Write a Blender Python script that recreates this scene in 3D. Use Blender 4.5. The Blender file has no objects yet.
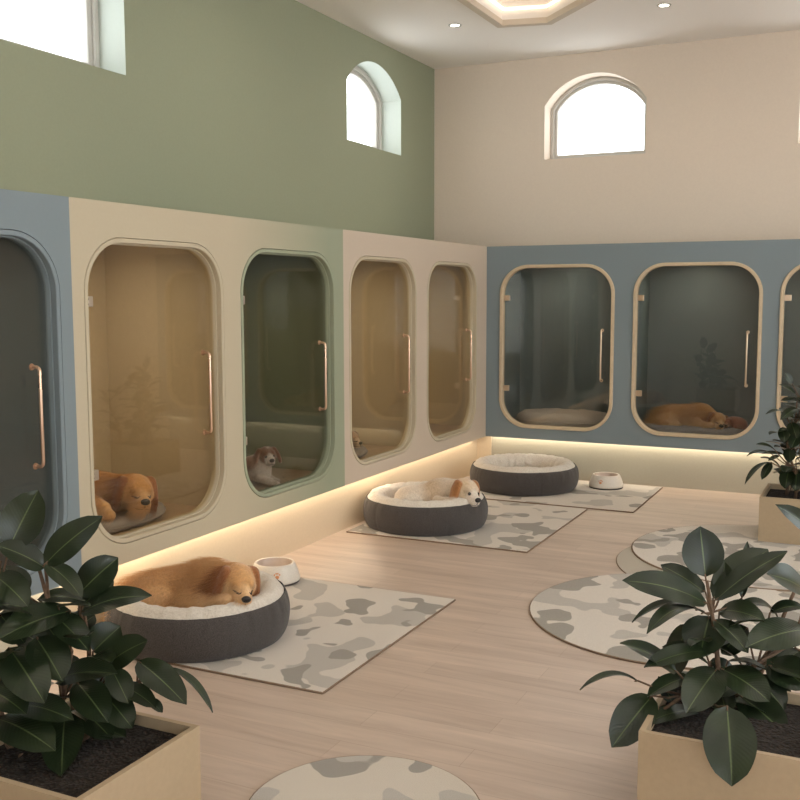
import bpy, bmesh, math, random
import numpy as np
from mathutils import Vector, Matrix
from mathutils.geometry import tessellate_polygon

SC = bpy.context.scene
COL = SC.collection
PI = math.pi

# ------------------------------------------------------------------ camera
PITCH, YAW, ROLL, FPX = 0.10373, -0.45014, -0.00189, 1005.7
EYE = Vector((0, 0, 1.6))
_cp, _sp = math.cos(PITCH), math.sin(PITCH)
CF = Vector((math.sin(YAW)*_cp, math.cos(YAW)*_cp, -_sp))
_r0 = Vector((math.cos(YAW), -math.sin(YAW), 0)); _u0 = _r0.cross(CF)
CR = math.cos(ROLL)*_r0 + math.sin(ROLL)*_u0
CU = -math.sin(ROLL)*_r0 + math.cos(ROLL)*_u0
cam_d = bpy.data.cameras.new('camera'); cam = bpy.data.objects.new('camera', cam_d); COL.objects.link(cam)
cam.matrix_world = Matrix(((CR.x, CU.x, -CF.x, EYE.x), (CR.y, CU.y, -CF.y, EYE.y), (CR.z, CU.z, -CF.z, EYE.z), (0, 0, 0, 1)))
cam_d.sensor_width = 36; cam_d.lens = FPX/800*36; cam_d.clip_start = 0.05
SC.camera = cam

# ------------------------------------------------------------------ world, exposure, lights
SC.view_settings.view_transform = 'Standard'; SC.view_settings.look = 'None'
SC.view_settings.gamma = 1.0; SC.view_settings.exposure = -0.34
SC.cycles.use_denoising = True
SC.cycles.max_bounces = 10; SC.cycles.transparent_max_bounces = 16
SC.cycles.caustics_reflective = False; SC.cycles.caustics_refractive = False
SC.cycles.sample_clamp_indirect = 4.0
W = bpy.data.worlds.new('overcast_sky'); SC.world = W; W.use_nodes = True
W.node_tree.nodes['Background'].inputs['Color'].default_value = (0.93, 0.97, 1.0, 1)
W.node_tree.nodes['Background'].inputs['Strength'].default_value = 6.5

def area(name, loc, rot, sx, sy, power, color, spread=PI):
    l = bpy.data.lights.new(name, 'AREA'); l.shape = 'RECTANGLE'; l.size = sx; l.size_y = sy
    l.energy = power; l.color = color; l.spread = spread
    o = bpy.data.objects.new(name, l); COL.objects.link(o); o.location = loc; o.rotation_euler = rot
    return o
# fill lights added at unseen openings behind the camera and on the right
area('front_fill_light', (1.5, -2.75, 1.75), (PI/2+0.6, 0, 0), 3.2, 2.7, 45, (0.94, 0.97, 1.0))
area('side_fill_light', (3.78, 3.6, 2.1), (PI/2+0.9, 0, PI/2), 6.8, 2.3, 70, (0.94, 0.97, 1.0))

# ------------------------------------------------------------------ materials
def new_mat(name):
    m = bpy.data.materials.new(name); m.use_nodes = True
    nt = m.node_tree; b = nt.nodes['Principled BSDF']
    return m, nt, b
def N(nt, t, **kw):
    n = nt.nodes.new(t)
    for k, v in kw.items():
        if k in n.inputs.keys(): n.inputs[k].default_value = v
        else: setattr(n, k, v)
    return n
def coords(nt, scale=(1, 1, 1), kind='Object'):
    tc = N(nt, 'ShaderNodeTexCoord'); mp = N(nt, 'ShaderNodeMapping'); mp.inputs['Scale'].default_value = scale
    nt.links.new(tc.outputs[kind], mp.inputs['Vector']); return mp.outputs['Vector']
def bump(nt, b, height, strength=0.3, dist=0.01, prev=None):
    bp = N(nt, 'ShaderNodeBump'); bp.inputs['Strength'].default_value = strength; bp.inputs['Distance'].default_value = dist
    nt.links.new(height, bp.inputs['Height'])
    if prev: nt.links.new(prev, bp.inputs['Normal'])
    nt.links.new(bp.outputs['Normal'], b.inputs['Normal']); return bp.outputs['Normal']
def ramp(nt, fac, stops, interp='LINEAR'):
    r = N(nt, 'ShaderNodeValToRGB'); r.color_ramp.interpolation = interp
    while len(r.color_ramp.elements) < len(stops): r.color_ramp.elements.new(0.5)
    for e, (p, c) in zip(r.color_ramp.elements, stops):
        e.position = p; e.color = (*c, 1)
    nt.links.new(fac, r.inputs['Fac']); return r.outputs['Color']
def paint(name, col, rough=0.6, grain=0.02, spec=0.35, bumps=0.05, scale=60):
    m, nt, b = new_mat(name)
    v = coords(nt); n = N(nt, 'ShaderNodeTexNoise', Scale=scale, Detail=3.0); nt.links.new(v, n.inputs['Vector'])
    lo = tuple(max(0, c*(1-grain)) for c in col); hi = tuple(min(1, c*(1+grain)) for c in col)
    nt.links.new(ramp(nt, n.outputs['Fac'], [(0.3, lo), (0.7, hi)]), b.inputs['Base Color'])
    b.inputs['Roughness'].default_value = rough; b.inputs['Specular IOR Level'].default_value = spec
    if bumps: bump(nt, b, n.outputs['Fac'], bumps, 0.002)
    return m
def metal(name, col, rough=0.25):
    m, nt, b = new_mat(name)
    n = N(nt, 'ShaderNodeTexNoise', Scale=6.0); nt.links.new(coords(nt), n.inputs['Vector'])
    nt.links.new(ramp(nt, n.outputs['Fac'], [(0.3, (rough*0.95,)*3), (0.7, (rough*1.05,)*3)]), b.inputs['Roughness'])
    b.inputs['Base Color'].default_value = (*col, 1); b.inputs['Metallic'].default_value = 1.0
    return m
def emit(name, col, s):
    m, nt, b = new_mat(name); b.inputs['Base Color'].default_value = (0.8, 0.8, 0.8, 1)
    b.inputs['Emission Color'].default_value = (*col, 1); b.inputs['Emission Strength'].default_value = s
    return m
def glass(name, tint, f0=0.045, rough=0.0):
    """thin clear pane: mirror reflection rising towards grazing, the rest passes straight through"""
    m, nt, b = new_mat(name); nt.nodes.remove(b)
    geo = N(nt, 'ShaderNodeNewGeometry'); dt = N(nt, 'ShaderNodeVectorMath', operation='DOT_PRODUCT')
    nt.links.new(geo.outputs['Normal'], dt.inputs[0]); nt.links.new(geo.outputs['Incoming'], dt.inputs[1])
    ab = N(nt, 'ShaderNodeMath', operation='ABSOLUTE'); nt.links.new(dt.outputs['Value'], ab.inputs[0])
    om = N(nt, 'ShaderNodeMath', operation='SUBTRACT'); om.inputs[0].default_value = 1.0; nt.links.new(ab.outputs[0], om.inputs[1])
    pw = N(nt, 'ShaderNodeMath', operation='POWER'); nt.links.new(om.outputs[0], pw.inputs[0]); pw.inputs[1].default_value = 5.0
    fr = N(nt, 'ShaderNodeMath', operation='MULTIPLY_ADD'); nt.links.new(pw.outputs[0], fr.inputs[0]); fr.inputs[1].default_value = 1-f0; fr.inputs[2].default_value = f0
    tr = N(nt, 'ShaderNodeBsdfTransparent'); tr.inputs['Color'].default_value = (*tint, 1)
    gl = N(nt, 'ShaderNodeBsdfGlossy'); gl.inputs['Roughness'].default_value = rough
    mx = N(nt, 'ShaderNodeMixShader')
    nt.links.new(fr.outputs[0], mx.inputs['Fac']); nt.links.new(tr.outputs[0], mx.inputs[1]); nt.links.new(gl.outputs[0], mx.inputs[2])
    nt.links.new(mx.outputs[0], nt.nodes['Material Output'].inputs['Surface'])
    return m

CREAM = (0.50, 0.43, 0.305); SAGE = (0.345, 0.375, 0.245); BLUE = (0.200, 0.242, 0.260); BEIGE = (0.60, 0.48, 0.35)
M = {}
M['beige_wall'] = paint('beige_wall_paint', (0.74, 0.625, 0.51), 0.8, 0.015)
M['green_wall'] = paint('sage_wall_paint', (0.305, 0.325, 0.222), 0.75, 0.015)
M['ceiling'] = paint('ceiling_paint', (0.90, 0.84, 0.78), 0.9, 0.01)
M['cove_trim'] = paint('cove_trim_paint', (0.66, 0.56, 0.45), 0.8, 0.01)
M['cream'] = paint('cream_panel_paint', CREAM, 0.55, 0.01)
M['pale_cream'] = paint('pale_cream_panel_paint', (0.55, 0.455, 0.355), 0.55, 0.01)
M['blue'] = paint('slate_blue_panel_paint', BLUE, 0.55, 0.01)
M['sage'] = paint('sage_panel_paint', (0.30, 0.325, 0.225), 0.55, 0.01)
M['cream_cabin'] = paint('cream_cabin_laminate', (0.56, 0.48, 0.345), 0.5, 0.03)
M['blue_cabin'] = paint('blue_cabin_laminate', (0.205, 0.25, 0.255), 0.45, 0.03)
M['sage_cabin'] = paint('sage_cabin_laminate', (0.27, 0.28, 0.17), 0.45, 0.03)
M['cabin_floor'] = paint('cabin_floor_vinyl', (0.46, 0.34, 0.23), 0.45, 0.05, scale=12)
M['grey_floor'] = paint('grey_cabin_floor', (0.16, 0.15, 0.145), 0.5, 0.05, scale=12)
M['plinth'] = paint('plinth_laminate', (0.62, 0.50, 0.35), 0.5, 0.02)
M['grey_plinth'] = paint('grey_plinth_laminate', (0.40, 0.37, 0.29), 0.5, 0.02)
M['wood_trim'] = paint('pale_maple_trim', (0.58, 0.46, 0.31), 0.5, 0.05, scale=25)
M['copper'] = metal('brushed_copper', (0.66, 0.45, 0.32), 0.28)
M['brass'] = metal('satin_brass', (0.64, 0.50, 0.36), 0.35)
M['steel'] = metal('satin_steel', (0.62, 0.56, 0.48), 0.35)
M['led'] = emit('warm_led_diffuser', (1.0, 0.84, 0.64), 10.0)
M['led_pale'] = emit('pale_led_diffuser', (1.0, 0.88, 0.70), 10.0)
M['cove_led'] = emit('cove_led_diffuser', (1.0, 0.82, 0.60), 2.6)
M['bulb'] = emit('downlight_diffuser', (1.0, 0.93, 0.82), 14.0)
M['cabin_bulb'] = emit('cabin_lamp_diffuser', (1.0, 0.86, 0.66), 1.5)
M['glass_bronze'] = glass('bronze_tinted_door_glass', (0.92, 0.87, 0.78), 0.045)
M['glass_grey'] = glass('grey_tinted_door_glass', (0.83, 0.83, 0.81), 0.045)
M['window_glass'] = glass('clear_window_glass', (0.97, 0.98, 0.98), 0.03)
M['white_frame'] = paint('white_window_frame', (0.55, 0.52, 0.47), 0.5, 0.01)
M['white_reveal'] = paint('white_reveal_plaster', (0.58, 0.62, 0.56), 0.8, 0.01)
M['planter'] = paint('tan_planter_laminate', (0.40, 0.30, 0.19), 0.5, 0.03)
M['stem'] = paint('brown_bark', (0.13, 0.08, 0.05), 0.8, 0.3, bumps=0.4)
M['nose'] = paint('dog_nose_skin', (0.02, 0.015, 0.013), 0.35, 0.2)
M['eyelid'] = paint('dark_eyelid', (0.035, 0.015, 0.008), 0.6, 0.2)
M['eye'] = paint('dog_eye_gloss', (0.012, 0.007, 0.004), 0.08, 0.1, spec=0.6)
M['orange'] = paint('orange_paw_print', (0.62, 0.25, 0.10), 0.5, 0.05)
M['bowl'] = paint('speckled_cream_ceramic', (0.66, 0.60, 0.52), 0.4, 0.08, scale=220)
M['bowl_inside'] = paint('glazed_bowl_inside', (0.48, 0.38, 0.31), 0.3, 0.03)
M['rubber'] = paint('dark_rubber', (0.08, 0.07, 0.065), 0.8, 0.1)
M['grey_cushion'] = paint('grey_cushion_fabric', (0.27, 0.25, 0.245), 0.95, 0.12, spec=0.1, bumps=0.5, scale=180)
M['oat_cushion'] = paint('oat_cushion_fabric', (0.55, 0.47, 0.40), 0.95, 0.12, spec=0.1, bumps=0.5, scale=180)
M['rug_edge'] = paint('rug_binding', (0.22, 0.15, 0.10), 0.95, 0.1)

def fleece():
    m, nt, b = new_mat('cream_fleece'); v = coords(nt)
    n = N(nt, 'ShaderNodeTexNoise', Scale=95.0, Detail=5.0, Roughness=0.7); nt.links.new(v, n.inputs['Vector'])
    n2 = N(nt, 'ShaderNodeTexNoise', Scale=22.0, Detail=3.0); nt.links.new(v, n2.inputs['Vector'])
    nt.links.new(ramp(nt, n.outputs['Fac'], [(0.25, (0.58, 0.51, 0.43)), (0.7, (0.76, 0.70, 0.61))]), b.inputs['Base Color'])
    b.inputs['Roughness'].default_value = 0.95; b.inputs['Sheen Weight'].default_value = 0.3
    b.inputs['Specular IOR Level'].default_value = 0.1
    p = bump(nt, b, n2.outputs['Fac'], 0.6, 0.02); bump(nt, b, n.outputs['Fac'], 0.7, 0.01, p); return m
M['fleece'] = fleece()
def felt():
    m, nt, b = new_mat('charcoal_felt'); v = coords(nt)
    n = N(nt, 'ShaderNodeTexNoise', Scale=260.0, Detail=3.0); nt.links.new(v, n.inputs['Vector'])
    nt.links.new(ramp(nt, n.outputs['Fac'], [(0.3, (0.045, 0.039, 0.036)), (0.72, (0.098, 0.087, 0.080))]), b.inputs['Base Color'])
    b.inputs['Roughness'].default_value = 0.95; b.inputs['Sheen Weight'].default_value = 0.15
    b.inputs['Specular IOR Level'].default_value = 0.15
    bump(nt, b, n.outputs['Fac'], 0.5, 0.004); return m
M['felt'] = felt()
def floor_mat():
    m, nt, b = new_mat('pale_oak_planks'); v = coords(nt)
    br = N(nt, 'ShaderNodeTexBrick'); br.offset = 0.37; br.offset_frequency = 2
    br.inputs['Scale'].default_value = 1.0; br.inputs['Brick Width'].default_value = 1.25; br.inputs['Row Height'].default_value = 0.145
    br.inputs['Mortar Size'].default_value = 0.0011; br.inputs['Mortar Smooth'].default_value = 0.3; br.inputs['Bias'].default_value = 0.0
    br.inputs['Color1'].default_value = (0.555, 0.445, 0.365, 1); br.inputs['Color2'].default_value = (0.50, 0.395, 0.32, 1)
    br.inputs['Mortar'].default_value = (0.40, 0.30, 0.23, 1)
    nt.links.new(v, br.inputs['Vector'])
    g = N(nt, 'ShaderNodeTexNoise', Scale=1.0, Detail=6.0, Roughness=0.62, Distortion=0.6)
    nt.links.new(coords(nt, (1.3, 13, 1)), g.inputs['Vector'])
    gc = ramp(nt, g.outputs['Fac'], [(0.28, (0.80, 0.76, 0.73)), (0.5, (0.97, 0.96, 0.95)), (0.72, (1.14, 1.13, 1.12))])
    mx = N(nt, 'ShaderNodeMix', data_type='RGBA', blend_type='MULTIPLY'); mx.inputs['Factor'].default_value = 1.0
    nt.links.new(br.outputs['Color'], mx.inputs['A']); nt.links.new(gc, mx.inputs['B'])
    nt.links.new(mx.outputs['Result'], b.inputs['Base Color'])
    b.inputs['Roughness'].default_value = 0.36; b.inputs['Specular IOR Level'].default_value = 0.45
    bump(nt, b, br.outputs['Fac'], -0.25, 0.002); return m
M['floor'] = floor_mat()
def rug_mat(name, seed, sx=1.0, base=(0.64, 0.585, 0.52)):
    m, nt, b = new_mat(name)
    tc = N(nt, 'ShaderNodeTexCoord'); mp = N(nt, 'ShaderNodeMapping')
    mp.inputs['Location'].default_value = (seed*3.1, seed*1.7, 0); mp.inputs['Scale'].default_value = (sx*1.1, 1.1, 1)
    nt.links.new(tc.outputs['Object'], mp.inputs['Vector'])
    col = None
    prev = None
    for i, (sc, th, c) in enumerate([(3.2, 0.565, (0.48, 0.445, 0.40)), (3.7, 0.585, (0.34, 0.315, 0.28))]):
        mp2 = N(nt, 'ShaderNodeMapping'); mp2.inputs['Location'].default_value = (i*7.3, i*4.1, i*2.0)
        nt.links.new(mp.outputs['Vector'], mp2.inputs['Vector'])
        n = N(nt, 'ShaderNodeTexNoise', Scale=sc, Detail=1.5, Roughness=0.5, Distortion=0.0); nt.links.new(mp2.outputs['Vector'], n.inputs['Vector'])
        f = ramp(nt, n.outputs['Fac'], [(th, (0, 0, 0)), (th+0.006, (1, 1, 1))])
        mx = N(nt, 'ShaderNodeMix', data_type='RGBA'); nt.links.new(f, mx.inputs['Factor'])
        if prev is None: mx.inputs['A'].default_value = (*base, 1)
        else: nt.links.new(prev, mx.inputs['A'])
        mx.inputs['B'].default_value = (*c, 1); prev = mx.outputs['Result']
    nn = N(nt, 'ShaderNodeTexNoise', Scale=330.0, Detail=2.0); nt.links.new(tc.outputs['Object'], nn.inputs['Vector'])
    gr = ramp(nt, nn.outputs['Fac'], [(0.3, (0.86, 0.86, 0.86)), (0.7, (1.1, 1.1, 1.1))])
    mx = N(nt, 'ShaderNodeMix', data_type='RGBA', blend_type='MULTIPLY'); mx.inputs['Factor'].default_value = 1.0
    nt.links.new(prev, mx.inputs['A']); nt.links.new(gr, mx.inputs['B']); nt.links.new(mx.outputs['Result'], b.inputs['Base Color'])
    b.inputs['Roughness'].default_value = 0.95; b.inputs['Specular IOR Level'].default_value = 0.1
    bump(nt, b, nn.outputs['Fac'], 0.6, 0.004); return m
def leaf_mat():
    m, nt, b = new_mat('rubber_leaf')
    uv = N(nt, 'ShaderNodeUVMap'); uv.uv_map = 'leaf'
    sp = N(nt, 'ShaderNodeSeparateXYZ'); nt.links.new(uv.outputs['UV'], sp.inputs[0])
    sub = N(nt, 'ShaderNodeMath', operation='SUBTRACT'); nt.links.new(sp.outputs['X'], sub.inputs[0]); sub.inputs[1].default_value = 0.5
    ab = N(nt, 'ShaderNodeMath', operation='ABSOLUTE'); nt.links.new(sub.outputs[0], ab.inputs[0])
    no = N(nt, 'ShaderNodeTexNoise', Scale=9.0, Detail=2.0); nt.links.new(coords(nt), no.inputs['Vector'])
    c1 = ramp(nt, no.outputs['Fac'], [(0.3, (0.009, 0.016, 0.007)), (0.7, (0.021, 0.031, 0.013))])
    f = ramp(nt, ab.outputs[0], [(0.010, (1, 1, 1)), (0.024, (0, 0, 0))])
    mx = N(nt, 'ShaderNodeMix', data_type='RGBA'); nt.links.new(f, mx.inputs['Factor']); nt.links.new(c1, mx.inputs['A']); mx.inputs['B'].default_value = (0.085, 0.11, 0.045, 1)
    geo = N(nt, 'ShaderNodeNewGeometry')
    mb = N(nt, 'ShaderNodeMix', data_type='RGBA'); nt.links.new(geo.outputs['Backfacing'], mb.inputs['Factor']); nt.links.new(mx.outputs['Result'], mb.inputs['A'])
    mb.inputs['B'].default_value = (0.055, 0.062, 0.030, 1)
    nt.links.new(mb.outputs['Result'], b.inputs['Base Color'])
    b.inputs['Roughness'].default_value = 0.30; b.inputs['Specular IOR Level'].default_value = 0.4
    # side veins
    wv = N(nt, 'ShaderNodeTexWave'); wv.inputs['Scale'].default_value = 5.5; wv.bands_direction = 'Y'; wv.inputs['Distortion'].default_value = 0.4
    ad = N(nt, 'ShaderNodeMath', operation='MULTIPLY_ADD'); nt.links.new(ab.outputs[0], ad.inputs[0]); ad.inputs[1].default_value = -0.5; nt.links.new(sp.outputs['Y'], ad.inputs[2])
    cx = N(nt, 'ShaderNodeCombineXYZ'); nt.links.new(ad.outputs[0], cx.inputs['Y']); nt.links.new(cx.outputs[0], wv.inputs['Vector'])
    bump(nt, b, wv.outputs['Fac'], 0.10, 0.002); return m
M['leaf'] = leaf_mat()
def soil_mat():
    m, nt, b = new_mat('dark_potting_soil'); v = coords(nt)
    n = N(nt, 'ShaderNodeTexVoronoi', Scale=90.0); nt.links.new(v, n.inputs['Vector'])
    nt.links.new(ramp(nt, n.outputs['Distance'], [(0.0, (0.042, 0.026, 0.017)), (0.6, (0.012, 0.008, 0.005))]), b.inputs['Base Color'])
    b.inputs['Roughness'].default_value = 1.0; bump(nt, b, n.outputs['Distance'], 0.8, 0.01); return m
M['soil'] = soil_mat()
def fur_mat():
    m, nt, b = new_mat('dog_fur')
    at = N(nt, 'ShaderNodeAttribute'); at.attribute_name = 'coat'
    n = N(nt, 'ShaderNodeTexNoise', Scale=1.0, Detail=4.0, Roughness=0.7); nt.links.new(coords(nt, (90, 90, 60)), n.inputs['Vector'])
    n2 = N(nt, 'ShaderNodeTexNoise', Scale=18.0, Detail=3.0); nt.links.new(coords(nt), n2.inputs['Vector'])
    g = ramp(nt, n.outputs['Fac'], [(0.25, (0.74, 0.70, 0.66)), (0.75, (1.2, 1.2, 1.2))])
    mx = N(nt, 'ShaderNodeMix', data_type='RGBA', blend_type='MULTIPLY'); mx.inputs['Factor'].default_value = 1.0
    nt.links.new(at.outputs['Color'], mx.inputs['A']); nt.links.new(g, mx.inputs['B'])
    nt.links.new(mx.outputs['Result'], b.inputs['Base Color'])
    b.inputs['Roughness'].default_value = 0.8; b.inputs['Sheen Weight'].default_value = 0.4; b.inputs['Specular IOR Level'].default_value = 0.25
    p = bump(nt, b, n2.outputs['Fac'], 0.35, 0.012); bump(nt, b, n.outputs['Fac'], 0.55, 0.006, p); return m
M['fur'] = fur_mat()

# ------------------------------------------------------------------ helpers
def link_mesh(name, me, mat, parent=None, smooth=False):
    o = bpy.data.objects.new(name, me); COL.objects.link(o)
    if mat is not None:
        for x in (mat if isinstance(mat, (list, tuple)) else [mat]): me.materials.append(x)
    if smooth:
        me.polygons.foreach_set('use_smooth', [True]*len(me.polygons)); me.update()
    if parent is not None: o.parent = parent
    return o
def from_bm(name, bm, mat, parent=None, smooth=False, auto=None):
    me = bpy.data.meshes.new(name); bmesh.ops.recalc_face_normals(bm, faces=bm.faces)
    bm.to_mesh(me); bm.free(); o = link_mesh(name, me, mat, parent, smooth or auto is not None)
    if auto is not None: me.set_sharp_from_angle(angle=math.radians(auto))
    return o
def empty(name, loc=(0, 0, 0), rz=0):
    o = bpy.data.objects.new(name, None); COL.objects.link(o); o.location = loc; o.rotation_euler = (0, 0, rz)
    o.empty_display_size = 0.1; return o
def tag(o, label=None, cat=None, group=None, kind=None):
    if label: o['label'] = label
    if cat: o['category'] = cat
    if group: o['group'] = group
    if kind: o['kind'] = kind
    return o
def structure(o): o['kind'] = 'structure'; return o
def copy_tree(o, parent=None):
    c = o.copy(); COL.objects.link(c); c.parent = parent
    for ch in list(o.children): copy_tree(ch, c)
    return c
def add_box(bm, x0, x1, y0, y1, z0, z1, bev=0.0, seg=2):
    v = [bm.verts.new((x, y, z)) for z in (z0, z1) for y in (y0, y1) for x in (x0, x1)]
    fs = [bm.faces.new([v[i] for i in f]) for f in ((0, 2, 3, 1), (4, 5, 7, 6), (0, 1, 5, 4), (2, 6, 7, 3), (0, 4, 6, 2), (1, 3, 7, 5))]
    if bev:
        es = list({e for f in fs for e in f.edges})
        bmesh.ops.bevel(bm, geom=es, offset=bev, segments=seg, affect='EDGES', profile=0.5)
def box(name, x0, x1, y0, y1, z0, z1, mat, parent=None, bev=0.0):
    bm = bmesh.new(); add_box(bm, x0, x1, y0, y1, z0, z1, bev); return from_bm(name, bm, mat, parent)
def tube_bm(bm, pts, rad, n=12, caps=True):
    pts = [Vector(p) for p in pts]; rs = rad if isinstance(rad, (list, tuple)) else [rad]*len(pts)
    rings = []; up = Vector((0.123, 0.31, 0.94)).normalized(); prev = None
    for i, p in enumerate(pts):
        t = (pts[min(i+1, len(pts)-1)] - pts[max(i-1, 0)]).normalized()
        a = (prev if prev is not None else up); a = (a - t*a.dot(t))
        if a.length < 1e-4: a = Vector((1, 0, 0)) - t*t.x
        a.normalize(); prev = a; b = t.cross(a)
        rings.append([bm.verts.new(p + (a*math.cos(2*PI*k/n) + b*math.sin(2*PI*k/n))*rs[i]) for k in range(n)])
    for i in range(len(rings)-1):
        for k in range(n): bm.faces.new((rings[i][k], rings[i][(k+1) % n], rings[i+1][(k+1) % n], rings[i+1][k]))
    if caps: bm.faces.new(rings[0][::-1]); bm.faces.new(rings[-1])
def lathe_bm(bm, prof, n=64, fr=None, close_axis=True):
    rings = []
    for (r, z) in prof:
        if r < 1e-5: rings.append([bm.verts.new((0, 0, z))])
        else:
            ring = []
            for k in range(n):
                a = 2*PI*k/n; rr, zz = (r, z) if fr is None else fr(r, z, a)
                ring.append(bm.verts.new((rr*math.cos(a), rr*math.sin(a), zz)))
            rings.append(ring)
    for A, B in zip(rings, rings[1:]):
        for k in range(n):
            k2 = (k+1) % n
            if len(A) == 1: bm.faces.new((A[0], B[k], B[k2]))
            elif len(B) == 1: bm.faces.new((A[k], A[k2], B[0]))
            else: bm.faces.new((A[k], A[k2], B[k2], B[k]))
def rrect(x0, x1, z0, z1, r, n=12):
    out = []
    for cx, cz, a0 in ((x1-r, z1-r, 0), (x0+r, z1-r, 90), (x0+r, z0+r, 180), (x1-r, z0+r, 270)):
        for i in range(n+1):
            a = math.radians(a0 + 90*i/n); out.append((cx + r*math.cos(a), cz + r*math.sin(a)))
    return out
def plate(name, outer, holes, c0, c1, mp, mat, parent=None, side_mats=None, auto=30):
    """flat plate with holes: outline in (a, b), from depth c0 to c1, mp(a, b, c) -> 3D"""
    loops = [outer] + list(holes)
    flat = [p for l in loops for p in l]
    tris = tessellate_polygon([[Vector((p[0], p[1], 0)) for p in l] for l in loops])
    bm = bmesh.new()
    A = [bm.verts.new(mp(p[0], p[1], c0)) for p in flat]; B = [bm.verts.new(mp(p[0], p[1], c1)) for p in flat]
    for t in tris:
        try: bm.faces.new([A[i] for i in t]); bm.faces.new([B[i] for i in reversed(t)])
        except ValueError: pass
    s = 0
    for li, l in enumerate(loops):
        for i in range(len(l)):
            a, b = s+i, s+(i+1) % len(l)
            f = bm.faces.new((A[a], A[b], B[b], B[a]))
            if side_mats and li > 0: f.material_index = 1
        s += len(l)
    return from_bm(name, bm, mat, parent, auto=auto)
def ring_plate(name, outer, inner, c0, c1, mp, mat, parent=None, bev=0.0):
    """closed ring between two outlines with the same number of points, edges rounded"""
    prof = []
    n = len(outer); bm = bmesh.new()
    def lerp(o, i, t): return (o[0] + (i[0]-o[0])*t, o[1] + (i[1]-o[1])*t)
    if bev: pr = [(0.0, c1), (0.0, c0+bev*(1 if c1 > c0 else -1)), (0.12, c0), (0.88, c0), (1.0, c0+bev*(1 if c1 > c0 else -1)), (1.0, c1)]
    else: pr = [(0, c1), (0, c0), (1, c0), (1, c1)]
    rings = [[bm.verts.new(mp(*lerp(outer[k], inner[k], t), c)) for k in range(n)] for t, c in pr]
    for i in range(len(rings)):
        R0, R1 = rings[i], rings[(i+1) % len(rings)]
        for k in range(n): bm.faces.new((R0[k], R0[(k+1) % n], R1[(k+1) % n], R1[k]))
    return from_bm(name, bm, mat, parent, auto=35)

# pixel helpers used to lay things out on known planes
def ray(x, y): return CF + CR*((x-400)/FPX) + CU*((400-y)/FPX)
def at_dist(x, y, d): return EYE + ray(x, y)*d
def on_plane(ax, v, x, y):
    r = ray(x, y); return EYE + r*((v-EYE[ax])/r[ax])

# ------------------------------------------------------------------ room shell
XF, YF = -3.163, 8.29              # planes of the kennel fronts
XW, YW = XF-0.9, YF+0.9            # walls behind them
XR, YB, HC = 3.6, -2.6, 3.782
WT = 0.30
structure(box('floor', XW-WT, XR+WT, YB-WT, YW+WT, -0.1, 0.0, M['floor']))

def arch(a0, a1, b0, spring, apex, n=16):
    w = (a1-a0)/2; h = apex-spring; R = (w*w+h*h)/(2*h); cx = (a0+a1)/2; cz = apex-R
    t = math.asin(w/R); pts = [(a0, b0), (a1, b0)]
    for i in range(n+1):
        an = t - 2*t*i/n; pts.append((cx + R*math.sin(an), cz + R*math.cos(an)))
    return pts
mpL = lambda a, b, c: (XW-c, a, b)       # left wall, a = Y, c outwards
mpB = lambda a, b, c: (a, YW+c, b)       # back wall, a = X
mpR = lambda a, b, c: (XR+c, a, b)
mpF = lambda a, b, c: (a, YB-c, b)
winL = [arch(3.72-3.70*0, 4.74, 2.88, 3.36, 3.59), arch(7.42, 8.44, 2.87, 3.36, 3.59), arch(0.02, 1.04, 2.88, 3.36, 3.59)]
winB = [arch(-2.945, -2.007, 2.855, 3.34, 3.60), arch(-0.735, 0.203, 2.855, 3.34, 3.60), arch(1.475, 2.413, 2.855, 3.34, 3.60)]
structure(plate('wall_left', [(YB, 0), (YW+WT, 0), (YW+WT, HC), (YB, HC)], winL, 0, WT, mpL, [M['green_wall'], M['white_reveal']], side_mats=True))
structure(plate('wall_back', [(XW, 0), (XR+WT, 0), (XR+WT, HC), (XW, HC)], winB, 0, WT, mpB, [M['beige_wall'], M['beige_wall']], side_mats=True))
side_open = [[(0.2, 0.9), (3.4, 0.9), (3.4, 3.3), (0.2, 3.3)], [(3.8, 0.9), (7.0, 0.9), (7.0, 3.3), (3.8, 3.3)]]  # unseen openings, added to let room fill in from the right
structure(plate('wall_right', [(YB, 0), (YW, 0), (YW, HC), (YB, HC)], side_open, 0, WT, mpR, [M['beige_wall'], M['beige_wall']], side_mats=True))
front_open = [[(-0.1, 0.35), (1.5, 0.35), (1.5, 3.15), (-0.1, 3.15)], [(1.6, 0.35), (3.2, 0.35), (3.2, 3.15), (1.6, 3.15)]]  # unseen openings behind the camera, made up for the room fill
structure(plate('wall_front', [(XW, 0), (XR, 0), (XR, HC), (XW, HC)], front_open, 0, WT, mpF, [M['beige_wall'], M['beige_wall']], side_mats=True))

def window(nm, pts, mp, wf, depth=0.19):
    e = empty(nm, mp(sum(p[0] for p in pts)/len(pts), pts[0][1], depth)); structure(e)
    cx = sum(p[0] for p in pts)/len(pts); cz = (pts[0][1]+max(p[1] for p in pts))/2
    hx = (max(p[0] for p in pts)-min(p[0] for p in pts))/2; hz = (max(p[1] for p in pts)-min(p[1] for p in pts))/2
    def inset(w): return [(cx+(p[0]-cx)*(1-w/hx), cz+(p[1]-cz)*(1-w/hz)) for p in pts]
    inv = Matrix.Translation(-e.location)
    def mm(a, b, c): return inv @ Vector(mp(a, b, c))
    ring_plate('window_frame', pts, inset(wf*0.55), depth, depth+0.09, mm, M['white_frame'], e, 0.006)
    ring_plate('window_sash', inset(wf*0.5), inset(wf), depth+0.02, depth+0.07, mm, M['white_frame'], e, 0.005)
    plate('window_pane', inset(wf*0.9), [], depth+0.04, depth+0.046, mm, M['window_glass'], e)
for i, p in enumerate(winL): window(f'window_{i+1}', p, mpL, 0.075)
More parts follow.
